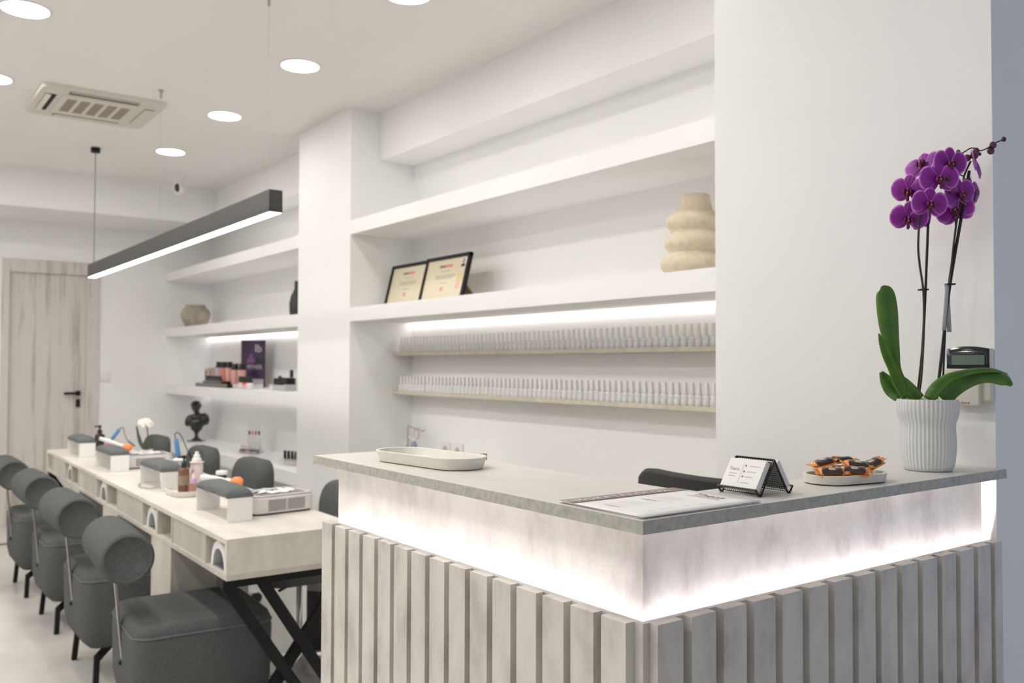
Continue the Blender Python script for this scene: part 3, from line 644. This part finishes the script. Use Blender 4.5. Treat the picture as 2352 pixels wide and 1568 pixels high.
# ------------------------------------------------------------------ manicure table
TT = t = thing('manicure_table', 'long pale manicure table with front cubbies and black crossed legs', 'table', (.119, 1.964, 0), -.0156)
TW = .462; TL = 3.59; ZT = .75; ZB = .618
obj('tabletop', B().box(0, TW, 0, TL, ZT-.018, ZT), TLAM, t, .001)
obj('bottom_board', B().box(0, TW, 0, TL, ZB, ZB+.018), TFACE, t, .001)
obj('end_panel', B().box(0, TW, 0, .018, ZB+.018, ZT-.018), TLAM, t, smooth=False); obj('end_panel', B().box(0, TW, TL-.018, TL, ZB+.018, ZT-.018), TLAM, t, smooth=False)
obj('back_panel', B().box(TW-.018, TW, .018, TL-.018, ZB+.018, ZT-.018), TFACE, t, smooth=False)
z0, z1 = ZB+.018, ZT-.018
for y0, y1 in ((.237, .636), (1.081+.018, 1.56), (2.02+.012, 2.506), (2.931, 3.368)): obj('front_panel', B().box(.004, .02, y0, y1, z0, z1), TFACE, t, smooth=False)
for y in (.222, .630, .847, 1.085, 1.545, 1.778, 2.02, 2.50, 2.712, 2.922, 3.362): obj('divider', B().box(.001, TW-.018, y, y+.018, z0, z1), TFACE, t, smooth=False)
obj('cubby_back', B().box(.26, .27, .018, TL-.018, z0, z1), TFACE, t, smooth=False)
for y0, y1 in ((.651, .939), (1.554, 1.868), (2.48, 2.71)): obj('pedestal', B().box(0.002, .30, y0, y1, .0, ZB), TFACE, t, .001)
def xleg(y):
    b = B(); s_ = (0, 1, 0); w_ = .034
    for xa, xb in ((.012, .395), (.13, .50)): b.bar((xa, y, ZB-.02), (xb, y, .012), w_, .03)
    for xa, xb in ((.46, .03),): b.bar((xa, y+.035, ZB-.02), (xb, y+.035, .012), w_, .03)
    b.box(.0, TW, y-.02, y+.05, ZB-.03, ZB).box(.0, .53, y-.02, y+.05, 0, .02); return b
obj('crossed_leg', xleg(.05), BLK, t, .001); obj('crossed_leg', xleg(3.50), BLK, t, .001)
# uv lamps in the cubbies
def arch(r, w2, n=12, z=0.0): return [(w2, z)]+[(r*w2/r*math.cos(PI*i/n), .0) for i in range(0)]
LGREY = mat('light grey lining', (.62, .63, .62), .4)
def uvlamp(y, label):
    t = thing('nail_lamp', label, 'nail lamp', (.131+.0156*y, 1.964+y, ZB+.0185), -.0156, 'white arch nail lamps in the table cubbies')
    b = B(); n = 14; L = []
    for x in (.0, .006, .17):
        k = 1.0 if x else .97
        L.append(b.loop([(x, k*.082*math.cos(PI*i/n), k*.092*math.sin(PI*i/n)) for i in range(n+1)]+[(x, k*.06*math.cos(PI*(n-i)/n), k*.066*math.sin(PI*(n-i)/n)) for i in range(n+1)]))
    b.skin(L); obj('shell', b, WHP, t, ang=50)
    obj('lining', B().grid(lambda u, v: (.004+.165*u, .0595*math.cos(PI*v), .0655*math.sin(PI*v)), 4, 14), LGREY, t)
    obj('floor_plate', B().box(.004, .165, -.058, .058, 0, .003), mat('dark mirror plate', (.15, .16, .17), .15), t); obj('back_wall', B().grid(lambda u, v: (.168, .06*(2*u-1), .066*v*math.sqrt(max(0, 1-(2*u-1)**2))), 12, 3), LGREY, t)
uvlamp(.118, 'white arch nail lamp in the cubby nearest the table end'); uvlamp(.975, 'white arch nail lamp in the second cubby from the near table end')
uvlamp(1.911, 'white arch nail lamp in the third occupied cubby from the near end'); uvlamp(2.828, 'white arch nail lamp in the farthest occupied cubby')

# arm rests
def armrest():
    t = thing('arm_rest', '', 'arm rest', (0, 0, ZT), 0, 'padded white arm rests on the table')
    obj('bracket', B().box(-.045, .045, -.175, -.172, 0, .086).box(-.045, .045, .172, .175, 0, .086).box(-.045, .045, -.175, .175, .083, .086), WHM, t, .0008)
    b = B(); L = []
    for i in range(19):
        u = -1+i/9; k = (max(0, 1-abs(u)**5))**.5*.62+.38; y = .170*u; row = []
        for q_ in range(20):
            a = 2*PI*q_/20; c_, s_ = math.cos(a), math.sin(a)
            row.append((.0515*(.9+.1*k)*math.copysign(abs(c_)**.6, c_), y, .0875+(.034*k*s_**.8 if s_ > 0 else 0)+.0012*math.sin(7*u+3*a)*(s_ > 0)))
        L.append(b.loop(row))
    b.skin(L); obj('cushion', b, FAB2, t, ang=75)
    obj('strap', B().box(-.049, .049, -.1765, -.166, .0845, .0895), FAB2, t, .001)
    return t
a0 = armrest()
AR = [(.265, 2.43, .0, 'white arm rest with dark cushion nearest the table end'), (.288, 3.345, 0, 'white arm rest with dark cushion left of the bottle tray'),
      (.273, 4.215, 0, 'white arm rest with dark cushion in front of the pink and red caps'), (.288, 5.08, 0, 'white arm rest with dark cushion farthest along the table')]
for i, (x, y, rz, lb) in enumerate(AR):
    o = a0 if i == 0 else dup(a0); o.location = (x, y, ZT+.0005); o.rotation_euler = (0, 0, rz); o['label'] = lb
# dust collectors
def dust(label, loc, rz):
    t = thing('dust_collector', label, 'dust collector', loc, rz, 'white manicure dust collectors')
    obj('body', B().prism(rrect(-.125, .125, -.10, .10, .035), .004, .066), mat('pearl white plastic', (.72, .69, .68), .3), t, .008)
    obj('base_rim', B().prism(rrect(-.118, .118, -.094, .094, .03), 0, .005), PLB, t)
    rm = obj('top_rim', B().prism(rrect(-.122, .122, -.097, .097, .033), .066, .070), mat('grey rim', (.5, .48, .46), .4), t, .002)
    obj('recess', B().prism(rrect(-.10, .10, -.075, .075, .02), .0702, .0708), mat('recess grey', (.2, .2, .2), .6), t)
    b = B(); rnd = random.Random(2)
    for k in range(9):
        a = 2*PI*k/9; b.obox((.055*math.cos(a), .042*math.sin(a), .0745), .03, .012, .0015, Matrix.Rotation(a+.6, 3, 'Z') @ Matrix.Rotation(.12, 3, 'X'))
    obj('fan_guard', b, WHP, t, .001); obj('hub', B().lathe([(.02, .071), (.018, .076)], seg=16), BLK, t)
    for sx in (-1, 1):
        v = B()
        for i in range(8): v.box(-.036, .036, -.1012, -.0995, -.019+i*.0052, -.0165+i*.0052)
        obj('vent', v, mat('vent slots', (.22, .21, .2), .6), t, smooth=False, loc=(.005+sx*.039, 0, .034))
    return t
dust('pearl white dust collector beside the nearest arm rest', (.455, 2.43, ZT+.0005), .10)
dust('white dust collector farther along the table behind the second arm rest', (.44, 4.22, ZT+.0005), 0)

# bottles on the small tray
BR = mat('amber plastic', (.16, .075, .03), .2, coat=.5); PKB = mat('pale pink bottle', (.75, .64, .62), .35)
t = thing('bottle_tray', 'white marble tray holding the pump bottles on the table', 'tray', (.34, 3.04, ZT+.0005), .05)
obj('dish', stone_tray(.20, .20, .022, .004, rr=.05), noisy(mat('white marble', (.74, .72, .68), .4), (.62, .59, .55), (.77, .75, .71), 14), t, .001)
zt = ZT+.0092
def pump(name, label, loc, r, hgt, m, pm, grp=None, rz=0):
    t = thing(name, label, 'bottle', loc, rz, grp)
    obj('bottle', B().lathe([(r*.96, 0), (r, .004), (r, hgt-.012), (r*.85, hgt-.003), (r*.4, hgt)], seg=20), m, t, ang=50)
    obj('pump_head', B().lathe([(r*.48, hgt), (r*.48, hgt+.02), (r*.3, hgt+.024), (r*.16, hgt+.026), (r*.16, hgt+.036), (r*.35, hgt+.037), (r*.33, hgt+.05)], seg=14).box(-r*1.1, 0, -.004, .004, hgt+.04, hgt+.048), pm, t, ang=50); return t
t = pump('pump_bottle', 'amber bottle with black pump on the small tray', (.305, 3.055, zt), .024, .105, BR, PLB)
obj('bottle_label', B().lathe([(.0244, .03), (.0244, .07)], seg=20, cap=False), mat('tan label', (.3, .22, .16), .5), t)
t = thing('white_bottle', 'tall white bottle with stepped white cap on the tray', 'bottle', (.365, 3.075, zt))
obj('bottle', B().lathe([(.026, 0), (.026, .11), (.024, .118), (.03, .119), (.03, .123), (.012, .124)], seg=20), PKB, t, ang=50)
obj('cap', B().lathe([(.021, .123), (.019, .137), (.014, .14), (.013, .152), (.008, .155), (.0075, .167)], seg=18), WHP, t, ang=50)
obj('printed_mark', B().obox((-.020, -.0175, .085), .0005, .008, .006, Matrix.Rotation(-.72+PI/2*0+.0, 3, 'Z') @ Matrix.Rotation(.0, 3, 'Z')), mat('red print mark', (.7, .2, .22), .5), t, smooth=False)
t = thing('dropper_bottle', 'small pink dropper bottle with lilac collar on the tray', 'bottle', (.325, 2.985, zt))
obj('bottle', B().box(-.0165, .0165, -.0165, .0165, 0, .046), mat('rose glass', (.42, .22, .18), .15, coat=.4), t, .004); obj('collar', B().lathe([(.0125, .046), (.0125, .062)], seg=16), mat('lilac collar', (.55, .36, .66), .4), t); obj('dropper', B().lathe([(.0065, .062), (.0065, .076), (.004, .083)], seg=12), mat('ivory rubber', (.8, .74, .66), .5), t)
t = thing('pink_vial', 'slim pink vial with white cap beside the white bottle', 'bottle', (.375, 3.0, zt))
obj('bottle', B().lathe([(.012, 0), (.012, .045)], seg=14), mat('raspberry glass', (.5, .12, .17), .2), t); obj('cap', B().lathe([(.010, .045), (.010, .062)], seg=14), WHP, t)
t = thing('towel_stack', 'low white folded towel pad under the dark jar', 'towel', (.498, 3.13, ZT+.0005)); obj('layers', B().box(-.05, .05, -.08, .08, 0, .018).box(-.048, .05, -.078, .08, .0185, .036), PAPER, t, .006)
t = thing('cream_jar', 'dark jar with white lid on the towel pad', 'jar', (.50, 3.15, ZT+.0365)); obj('jar', B().lathe([(.021, 0), (.022, .022), (.02, .024)], seg=20), GLOSSB, t); obj('lid', B().lathe([(.026, .024), (.026, .038), (.024, .04)], seg=20), WHP, t)
OB = noisy(mat('orange bristles', (.85, .25, .07), .8), (.8, .2, .05), (.95, .36, .14), 90)
def brush(label, loc, rz, tilt, L=.13):
    t = thing('dust_brush', label, 'brush', loc, rz, 'orange dust brushes'); t.rotation_euler = (0, tilt, rz)
    obj('handle', B().tube([(-L, 0, 0), (-L*.6, 0, .002), (-.02, 0, 0), (0, 0, 0)], [.010, .012, .009, .012], 12), WHP, t)
    obj('bristles', B().tube([(0, 0, 0), (.012, 0, 0), (.03, 0, -.002), (.042, 0, -.006), (.048, 0, -.008)], [.011, .020, .026, .022, .008], 16), OB, t)
brush('orange dust brush with white handle behind the nearest cushion', (.405, 2.76, ZT+.078), -.55, .15, .12)
brush('orange dust brush with white handle beside the far dust collector', (.385, 4.47, ZT+.094), -.45, .35, .13)
BLU = mat('blue handpiece', (.10, .27, .52), .35)
def drill(label, loc, lean, cordp):
    t = thing('nail_drill', label, 'nail drill', loc, -yaw, 'blue nail drills')
    d_ = Vector(lean); obj('handpiece', B().tube([(0, 0, 0), d_*.2, d_*.85, d_], [.006, .011, .011, .007], 14), BLU, t)
    obj('cord', B().tube(crom([d_]+[Vector(p) for p in cordp], 6), .0022, 8), PLB, t); obj('cord_sleeve', B().tube([cordp[-2], cordp[-1]], .0045, 8), PLB, t)
    obj('holder', B().lathe([(.03, -.006), (.03, -.002), (.012, .006)], seg=18), WHP, t); obj('stand', B().lathe([(.02, -loc[2]+ZT), (.012, -loc[2]+ZT+.008), (.012, -.006)], seg=16), WHP, t)
drill('blue nail drill standing upright on its cord beside the bottle tray', (.372, 3.36, .868), (-.016, .0, .092), [(-.020, 0, .112), (-.008, 0, .122), (.010, 0, .105), (.03, 0, .06), (.045, 0, .028), (.075, 0, -.04)])
drill('blue nail drill leaning at the far end of the table', (.44, 5.02, .83), (.055, 0, .075), [(.07, 0, .085), (.078, 0, .08), (.09, 0, .035), (.11, 0, .0), (.15, 0, -.03)])
t = pump('pump_bottle', 'dark bottle with black pump beside the farthest arm rest', (.36, 4.93, ZT+.0005), .028, .135, mat('dark brown bottle', (.03, .018, .018), .2), PLB)
t = thing('nail_brush', 'bright pink bottle cap beside the dark pump bottle', 'bottle', (.36, 4.72, ZT+.0005)); obj('bottle', B().lathe([(.016, 0), (.016, .07)], seg=14), PKB, t); obj('cap', B().lathe([(.014, .07), (.015, .085), (.008, .105)], seg=14), mat('hot pink', (.8, .05, .35), .4), t)
t = thing('red_cap_bottle', 'small bottle with red nozzle cap beside the pink one', 'bottle', (.40, 4.72, ZT+.0005)); obj('bottle', B().lathe([(.014, 0), (.014, .078)], seg=14), WHP, t); obj('cap', B().lathe([(.013, .078), (.012, .086), (.006, .088), (.005, .104)], seg=14), mat('red cap', (.8, .07, .05), .4), t)
t = thing('bottle_box', 'small white box on the table behind the far arm rest', 'box', (.36, 4.50, ZT+.0005)); obj('carton', B().box(-.03, .03, -.04, .04, 0, .03), PAPER, t, .002)
t = tag(obj('power_cable', B().tube(crom([(.24, 3.5, ZT+.003), (.215, 3.42, ZT+.003), (.205, 3.36, ZT+.003), (.225, 3.31, ZT+.003), (.26, 3.3, ZT+.003)], 6), .0028, 6), GREYM), 'grey looped cable on the table beside the second arm rest', 'cable')
# white orchid
t = thing('white_orchid', 'blurred white orchid rising behind the manicure table', 'potted plant', (.535, 4.56, ZT), -yaw)
obj('pot', B().lathe([(.028, 0), (.036, .06), (.034, .06), (.03, .01)], seg=18), WHP, t)
LG = mat('dark leaf green', (.05, .08, .035), .5); obj('flower_stem', B().tube(crom([(0, 0, .05), (.008, 0, .10), (.004, 0, .17), (-.004, 0, .2), (-.02, 0, .215)], 5), .0035, 8), LG, t)
for sx, hz in ((-.06, .14), (-.045, .09), (.03, .09)): obj('leaf', B().tube(crom([(0, 0, .055), (sx*.6, 0, .055+hz*.3), (sx, 0, .055+hz)], 5), [.004+.006*math.sin(PI*i/10) for i in range(11)], 8), LG, t)
WP = mat('white petals', (.85, .82, .76), .6)
for x, z in ((-.03, .215), (-.012, .222), (.008, .218), (.020, .207), (-.018, .205)):
    b = B()
    for k in range(5): b.ball((x+.012*math.cos(k*1.257), -.003*k, z+.012*math.sin(k*1.257)), .011, .003, .010, 10, 6)
    obj('flower', b, WP, t)
obj('bud_tip', B().ball((-.035, -.01, .200), .007, .004, .006).ball((.026, -.01, .203), .004), mat('olive yellow', (.45, .38, .12), .6), t)

# ------------------------------------------------------------------ client chairs
def client_chair():
    t = thing('client_chair', '', 'chair', (0, 0, 0), 0, 'grey client chairs with roll backrests')
    # origin under seat centre; faces +x (table); backrest roll at -x
    b = B(); P = rrect(-.222, .235, -.226, .226, .055)
    b.skin([b.loop([(x*k, y*k, z) for x, y in P]) for z, k in ((.145, .80), (.175, .93), (.23, .985), (.40, 1.0), (.435, .985), (.455, .95), (.464, .86))])
    obj('seat', b, FAB, t, ang=70); obj('seat_piping', B().tube([(x*.992, y*.992, .426) for x, y in P]+[(P[0][0]*.992, P[0][1]*.992, .426)], .004, 6), FAB2, t)
    b = B(); n = 28; L = []
    for y, r in ((-.182, .066), (-.190, .072), (-.1875, .079), (-.177, .0825), (.02, .084), (.217, .0825), (.2275, .079), (.23, .072), (.222, .066)):
        L.append(b.loop([(-.235+r*math.cos(2*PI*i/n), y, .681+r*math.sin(2*PI*i/n)) for i in range(n)]))
    b.skin(L); obj('backrest', b, FAB, t, ang=60)
    obj('back_post', B().obox((-.232, 0, .47), .004, .011, .21, Matrix.Rotation(-.10, 3, 'Y')), mat('brushed steel', (.32, .30, .28), .3, .9), t, .001); obj('post_bolt', B().ball((-.222, 0, .30), .008), BLK, t)
    for sy in (-1, 1):
        for sx in (-1, 1):
            x = .16*sx if sx > 0 else -.16; b = B()
            b.bar((x*.45, .10*sy, .150), (x, .195*sy, .112), .028, .02).bar((x, .195*sy, .122), (x*1.05, .215*sy, 0.0), .022, .02)
            obj('leg', b, BLK, t, .002)
    return t
c0 = client_chair()
for i, (x, y, rz, lb) in enumerate(((.122, 2.35, -.06, 'grey chair with roll backrest nearest the counter'), (.135, 3.27, .0, 'grey roll back chair, second from the counter'),
                                    (.14, 4.15, .0, 'grey roll back chair, third from the counter'), (.128, 4.99, 0, 'grey roll back chair farthest along the table'))):
    o = c0 if i == 0 else dup(c0); o.location = (x, y, 0); o.rotation_euler = (0, 0, rz); o['label'] = lb
# operator chairs on the wall side
def op_chair():
    t = thing('operator_chair', '', 'chair', (0, 0, 0), 0, 'grey operator chairs behind the table')
    obj('seat', B().prism(rrect(-.23, .21, -.22, .22, .1), .42, .53), FAB, t, .03)
    P = rrect(-.215, .215, .49, .79, .11, 8); P[:] = [(y, z) for y, z in P]
    b = B(); b.skin([b.loop([(xx+.05*(z-.5)+.35*y*y*-.9, y*k, .64+(z-.64)*k) for y, z in P]) for xx, k in ((.165, .88), (.175, .96), (.195, 1.0), (.235, 1.0), (.255, .96), (.265, .88))])
    obj('backrest', b, FAB, t, ang=70)
    obj('gas_post', B().cyl((0, 0, .06), (0, 0, .43), .022), CHR, t); obj('lever', B().tube([(0, 0, .40), (-.14, -.10, .39)], .006, 6), PLB, t)
    for k in range(5):
        a = 2*PI*k/5; obj('base_leg', B().tube([(0, 0, .075), (.24*math.cos(a), .24*math.sin(a), .055)], [.02, .013], 8), CHR, t)
        obj('castor', B().tube([(.24*math.cos(a)-.015*math.sin(a), .24*math.sin(a)+.015*math.cos(a), .028), (.24*math.cos(a)+.015*math.sin(a), .24*math.sin(a)-.015*math.cos(a), .028)], .028, 12), PLB, t)
    return t
o0 = op_chair()
for i, (x, y, rz, lb) in enumerate(((.70, 2.72, .0, 'grey operator chair with chrome post beside the slatted counter'), (.72, 3.93, 0, 'grey operator chair behind the nearest dust collector'),
                                    (.72, 4.80, .0, 'grey operator chair half hidden behind the white bottle'), (.72, 5.85, 0, 'grey operator chair farthest, in front of the white orchid'))):
    o = o0 if i == 0 else dup(o0); o.location = (x, y, 0); o.rotation_euler = (0, 0, rz); o['label'] = lb
t = thing('waste_bin', 'dark waste bin under the end of the table', 'bin', (.92, 2.95, 0)); obj('bin', B().lathe([(.11, 0), (.13, .32), (.125, .32), (.105, .01)], seg=24), mat('dark grey bin', (.06, .055, .05), .5), t); obj('liner', B().lathe([(.132, .30), (.134, .335), (.126, .335), (.124, .30)], seg=24, cap=False), mat('grey liner', (.4, .4, .38), .5), t)

# ------------------------------------------------------------------ far niche objects
t = thing('clay_jar', 'squat weathered clay jar on the upper shelf of the far niche', 'jar', (1.575, 7.08, 1.62))
obj('jar', B().lathe([(.075, 0), (.10, .04), (.122, .09), (.125, .125), (.115, .155), (.092, .178), (.082, .183), (.086, .20), (.08, .203), (.072, .18), (.10, .12)], seg=32), POTG, t, ang=60); obj('lug_handle', B().ball((-.095, -.08, .075), .016), POTG, t)
t = tag(obj('black_bottle_vase', B().lathe([(.045, 0), (.052, .02), (.055, .10), (.045, .15), (.022, .20), (.020, .255), (.016, .255)], seg=24), mat('matt black ceramic', (.02, .02, .022), .5), loc=(1.60, 4.915, 1.62)), 'matt black bottle vase beside the middle column', 'vase')
# bust
b = B()
R = lambda a, ax='Y': Matrix.Rotation(a, 3, ax)
for c, r3_, m3 in (((-.006, 0, .305), (.041, .048, .047), None), ((-.006, .008, .318), (.049, .052, .038), None), ((-.006, -.040, .297), (.009, .014, .014), None), ((-.006, -.026, .276), (.024, .026, .022), None), ((-.006, .05, .31), (.024, .022, .022), None),
                   ((0, .006, .262), (.022, .024, .05), None), ((0, .010, .215), (.078, .04, .03), R(-.12)), ((-.066, .008, .178), (.036, .036, .055), R(.35)), ((.074, .008, .195), (.034, .036, .055), R(-.2)),
                   ((.004, -.004, .165), (.078, .046, .055), None), ((-.03, -.025, .172), (.026, .02, .024), None), ((.03, -.025, .172), (.026, .02, .024), None), ((0, 0, .12), (.052, .035, .04), None), ((0, .03, .315), (.02, .02, .018), None)):
    b.ball(c, *r3_, 16, 10, m3)
t = thing('bust_statue', 'glossy black bust statue on a pedestal foot', 'statue', (1.60, 7.10, .6275), -.55)
o = obj('figure', b, GLOSSB, t); q_ = o.modifiers.new('remesh', 'REMESH'); q_.mode = 'VOXEL'; q_.voxel_size = .005; q_.use_smooth_shade = True; q2 = o.modifiers.new('sm', 'SMOOTH'); q2.iterations = 4
obj('foot', B().lathe([(.045, .008), (.04, .018), (.022, .03), (.014, .05), (.016, .065), (.028, .09), (.034, .10)], seg=20), GLOSSB, t); obj('base_plate', B().box(-.066, .066, -.05, .05, 0, .01), GLOSSB, t, .002)
# display shelf contents (z = 1.125)
ZS3 = 1.125
t = thing('display_stand', 'long black stepped display base with a gold line', 'display stand', (1.50, 6.14, ZS3), 0)
obj('lower_step', B().box(-.09, .09, -.38, .38, 0, .03), GLOSSB, t, .002); obj('upper_step', B().box(-.04, .09, -.10, .36, .03, .045), GLOSSB, t, .002); obj('gold_line', B().box(-.0905, -.09, -.38, .38, .022, .024), mat('gold line', (.5, .38, .15), .3, .8), t, smooth=False)
def bottle(name, label, loc, r, hgt, body, cap, caph, grp, r2=None):
    t = thing(name, label, 'bottle', loc, 0, grp)
    obj('bottle', B().lathe([(r, 0), (r, hgt-.006), (r*.7, hgt)], seg=14), body, t, ang=50); obj('cap', B().lathe([((r2 or r)*.8, hgt), ((r2 or r)*.75, hgt+caph)], seg=12), cap, t, ang=50); return t
p = bottle('mini_polish', 'small black polish pot in the row on the black display step', (0, 0, 0), .017, .022, GLOSSB, PLB, .018, 'black pots on the stepped display')
for i in range(7):
    o = p if i == 0 else dup(p); o.location = (1.485, 6.46-i*.052, ZS3+.0455)
PINK = mat('pink lotion', (.80, .42, .36), .3); COR = mat('coral lotion', (.72, .25, .2), .3); LIL = mat('lilac label', (.6, .5, .58), .4)
for i, (y, m, lb) in enumerate(((6.395, LIL, 'lilac bottle with black cap at the left of the pink row'), (6.275, COR, 'coral bottle with black cap beside the lilac one'), (6.155, PINK, 'tall pink bottle with black cap, left of three'), (6.02, PINK, 'tall pink bottle with black cap, middle of three'), (5.87, PINK, 'tall pink bottle with black cap, right of three'))):
    t = bottle('lotion_bottle', lb, (1.56, y, ZS3+.0455 if y > 6.04 else ZS3+.0305), .031, .115, m, PLB, .038, 'pink and coral lotion bottles')
    obj('black_collar', B().lathe([(.0315, .105), (.032, .117)], seg=14), PLB, t)
for y, lb, cc in ((6.76, 'small pink printed box at the left end of the display shelf', (.72, .55, .52)), (6.65, 'small tan and pink box beside the black bottle', (.55, .42, .36))):
    t = thing('product_box', lb, 'box', (1.60, y, ZS3)); obj('carton', B().box(-.03, .03, -.045, .045, 0, .15), mat('printed carton', cc, .5), t, .001); obj('printed_panel', B().box(-.0305, -.03, -.03, .03, .07, .13), mat('brown print', (.3, .2, .15), .5), t, smooth=False)
t = bottle('dropper_bottle', 'black topped brown bottle at the left of the lilac bottle', (1.60, 6.49, ZS3+.0455), .026, .09, BR, PLB, .055, None)
# purple poster stand
t = thing('poster_stand', 'purple and black product poster standing behind the bottles', 'poster', (1.66, 5.90, ZS3), .62)
PUR = noisy(mat('purple poster print', (.05, .02, .09), .35), (.018, .012, .022), (.12, .04, .20), 7, (1, 1, 1), 3, .35, .7)
obj('board', B().box(-.008, .008, -.105, .105, 0, .365), mat('dark board', (.035, .028, .03), .4), t, .001); obj('printed_face', B().box(-.009, -.008, -.098, .098, .005, .36), PUR, t, smooth=False)
RZ = (PI/2, 0, -PI/2)
text('poster_text', 'Ib', .085, PAPER, t, (-.0095, -.05, .30), RZ); text('poster_text', 'FEVER', .05, mat('poster grey', (.5, .46, .45), .5), t, (-.0095, -.02, .155), RZ, 1.0)
obj('pink_flame', B().skin([]) if 0 else B().box(-.0095, -.0088, -.02, .05, .19, .225).box(-.0095, -.0088, 0, .03, .225, .26), mat('magenta print', (.22, .06, .22), .5), t, smooth=False)
# clear organiser and black polishes
def organiser(label, loc, wd, dp, hh, rz=0):
    t = thing('acrylic_organiser', label, 'organiser', loc, rz)
    b = B(); b.box(-dp/2, dp/2, -wd/2, wd/2, 0, .004).box(-dp/2, -dp/2+.003, -wd/2, wd/2, .004, hh*.45).box(dp/2-.003, dp/2, -wd/2, wd/2, .004, hh).box(-dp/2, dp/2, -wd/2, -wd/2+.003, .004, hh*.5).box(-dp/2, dp/2, wd/2-.003, wd/2, .004, hh*.5)
    obj('acrylic_case', b, GLASS, t, smooth=False); return t
organiser('clear acrylic organiser holding red and cream polishes', (1.49, 5.55, ZS3), .30, .12, .07)
cols = [(.75, .55, .48), (.78, .6, .52), (.7, .03, .02), (.7, .1, .06), (.8, .74, .66), (.82, .76, .7)]
for i, c in enumerate(cols):
    t = bottle('nail_polish_bottle', ('pale pink polish', 'peach polish', 'bright red polish', 'orange red polish', 'cream polish', 'ivory polish')[i]+' bottle with black cap in the clear organiser', (1.475, 5.665-i*.044, ZS3+.0045), .016, .04, mat('polish colour', c, .3), PLB, .045, 'polishes in the clear organiser')
t = bottle('nail_polish_bottle', 'single clear bottle with black cap standing alone on the display shelf', (1.66, 5.36, ZS3), .018, .045, GLASS, PLB, .05, None)
organiser('clear organiser with rows of black capped polishes beside the column', (1.53, 4.93, ZS3), .26, .14, .09)
p = bottle('nail_polish_bottle', 'black capped polish in the clear organiser by the column', (0, 0, 0), .015, .035, mat('smoky glass', (.12, .12, .12), .2), PLB, .045, 'black capped polishes by the column')
n = 0
for r_ in range(2):
    for i in range(6):
        o = p if n == 0 else dup(p); o.location = (1.495+r_*.05, 5.035-i*.04, ZS3+.0045+r_*.004); n += 1
t = thing('product_box', 'black box with a pink stripe behind the capped polishes', 'box', (1.665, 4.86, ZS3)); obj('carton', B().box(-.03, .03, -.12, .12, 0, .15), PLB, t, .001); obj('printed_panel', B().box(-.0306, -.03, -.10, -.01, .10, .115), mat('pink stripe', (.6, .2, .22), .5), t, smooth=False)
t = bottle('nail_polish_bottle', 'tall black capped bottle behind the organiser by the column', (1.64, 5.10, ZS3), .016, .07, PLB, PLB, .07, None)
# low shelf displays
ZL = .6275
t = organiser('clear tester stand with a nail colour card on the low shelf', (1.60, 5.77, ZL), .17, .09, .05, .55)
obj('colour_card', B().box(.03, .034, -.07, .055, .004, .24), mat('white acrylic card', (.78, .77, .75), .3), t, smooth=False)
for i, c in enumerate(((.03, .06, .04), (.6, .25, .2), (.45, .06, .04), (.02, .02, .06))): obj('colour_sample', B().ball((.028, .038-i*.03, .155), .002, .009, .017), mat('sample colour', c, .3), t)
for i, c in enumerate(((.35, .02, .02), (.06, .01, .01), (.65, .3, .28), (.02, .01, .015), (.01, .01, .012), (.012, .012, .06))):
    bottle('nail_polish_bottle', ('deep red', 'dark brown', 'dusty pink', 'black cherry', 'black', 'navy')[i]+' polish with white cap in the tester stand on the low shelf', (1.60-.02*math.cos(.55)-(.072-i*.029)*math.sin(.55), 5.77-.02*math.sin(.55)+(.072-i*.029)*math.cos(.55), ZL+.0045), .013, .03, mat('tester colour', c, .25), WHP, .03, 'polishes in the tester stand')
organiser('clear stand of black capped testers at the column end of the low shelf', (1.56, 4.86, ZL), .20, .09, .06, .3)
p = bottle('nail_polish_bottle', 'black capped tester bottle in the clear stand at the column end', (0, 0, 0), .016, .034, mat('milky glass', (.6, .55, .53), .2), PLB, .055, 'black capped testers on the low shelf', .013)
for i in range(5):
    o = p if i == 0 else dup(p); o.location = (1.56-(.074-i*.037)*math.sin(.3)-.01, 4.86+(.074-i*.037)*math.cos(.3), ZL+.0045)
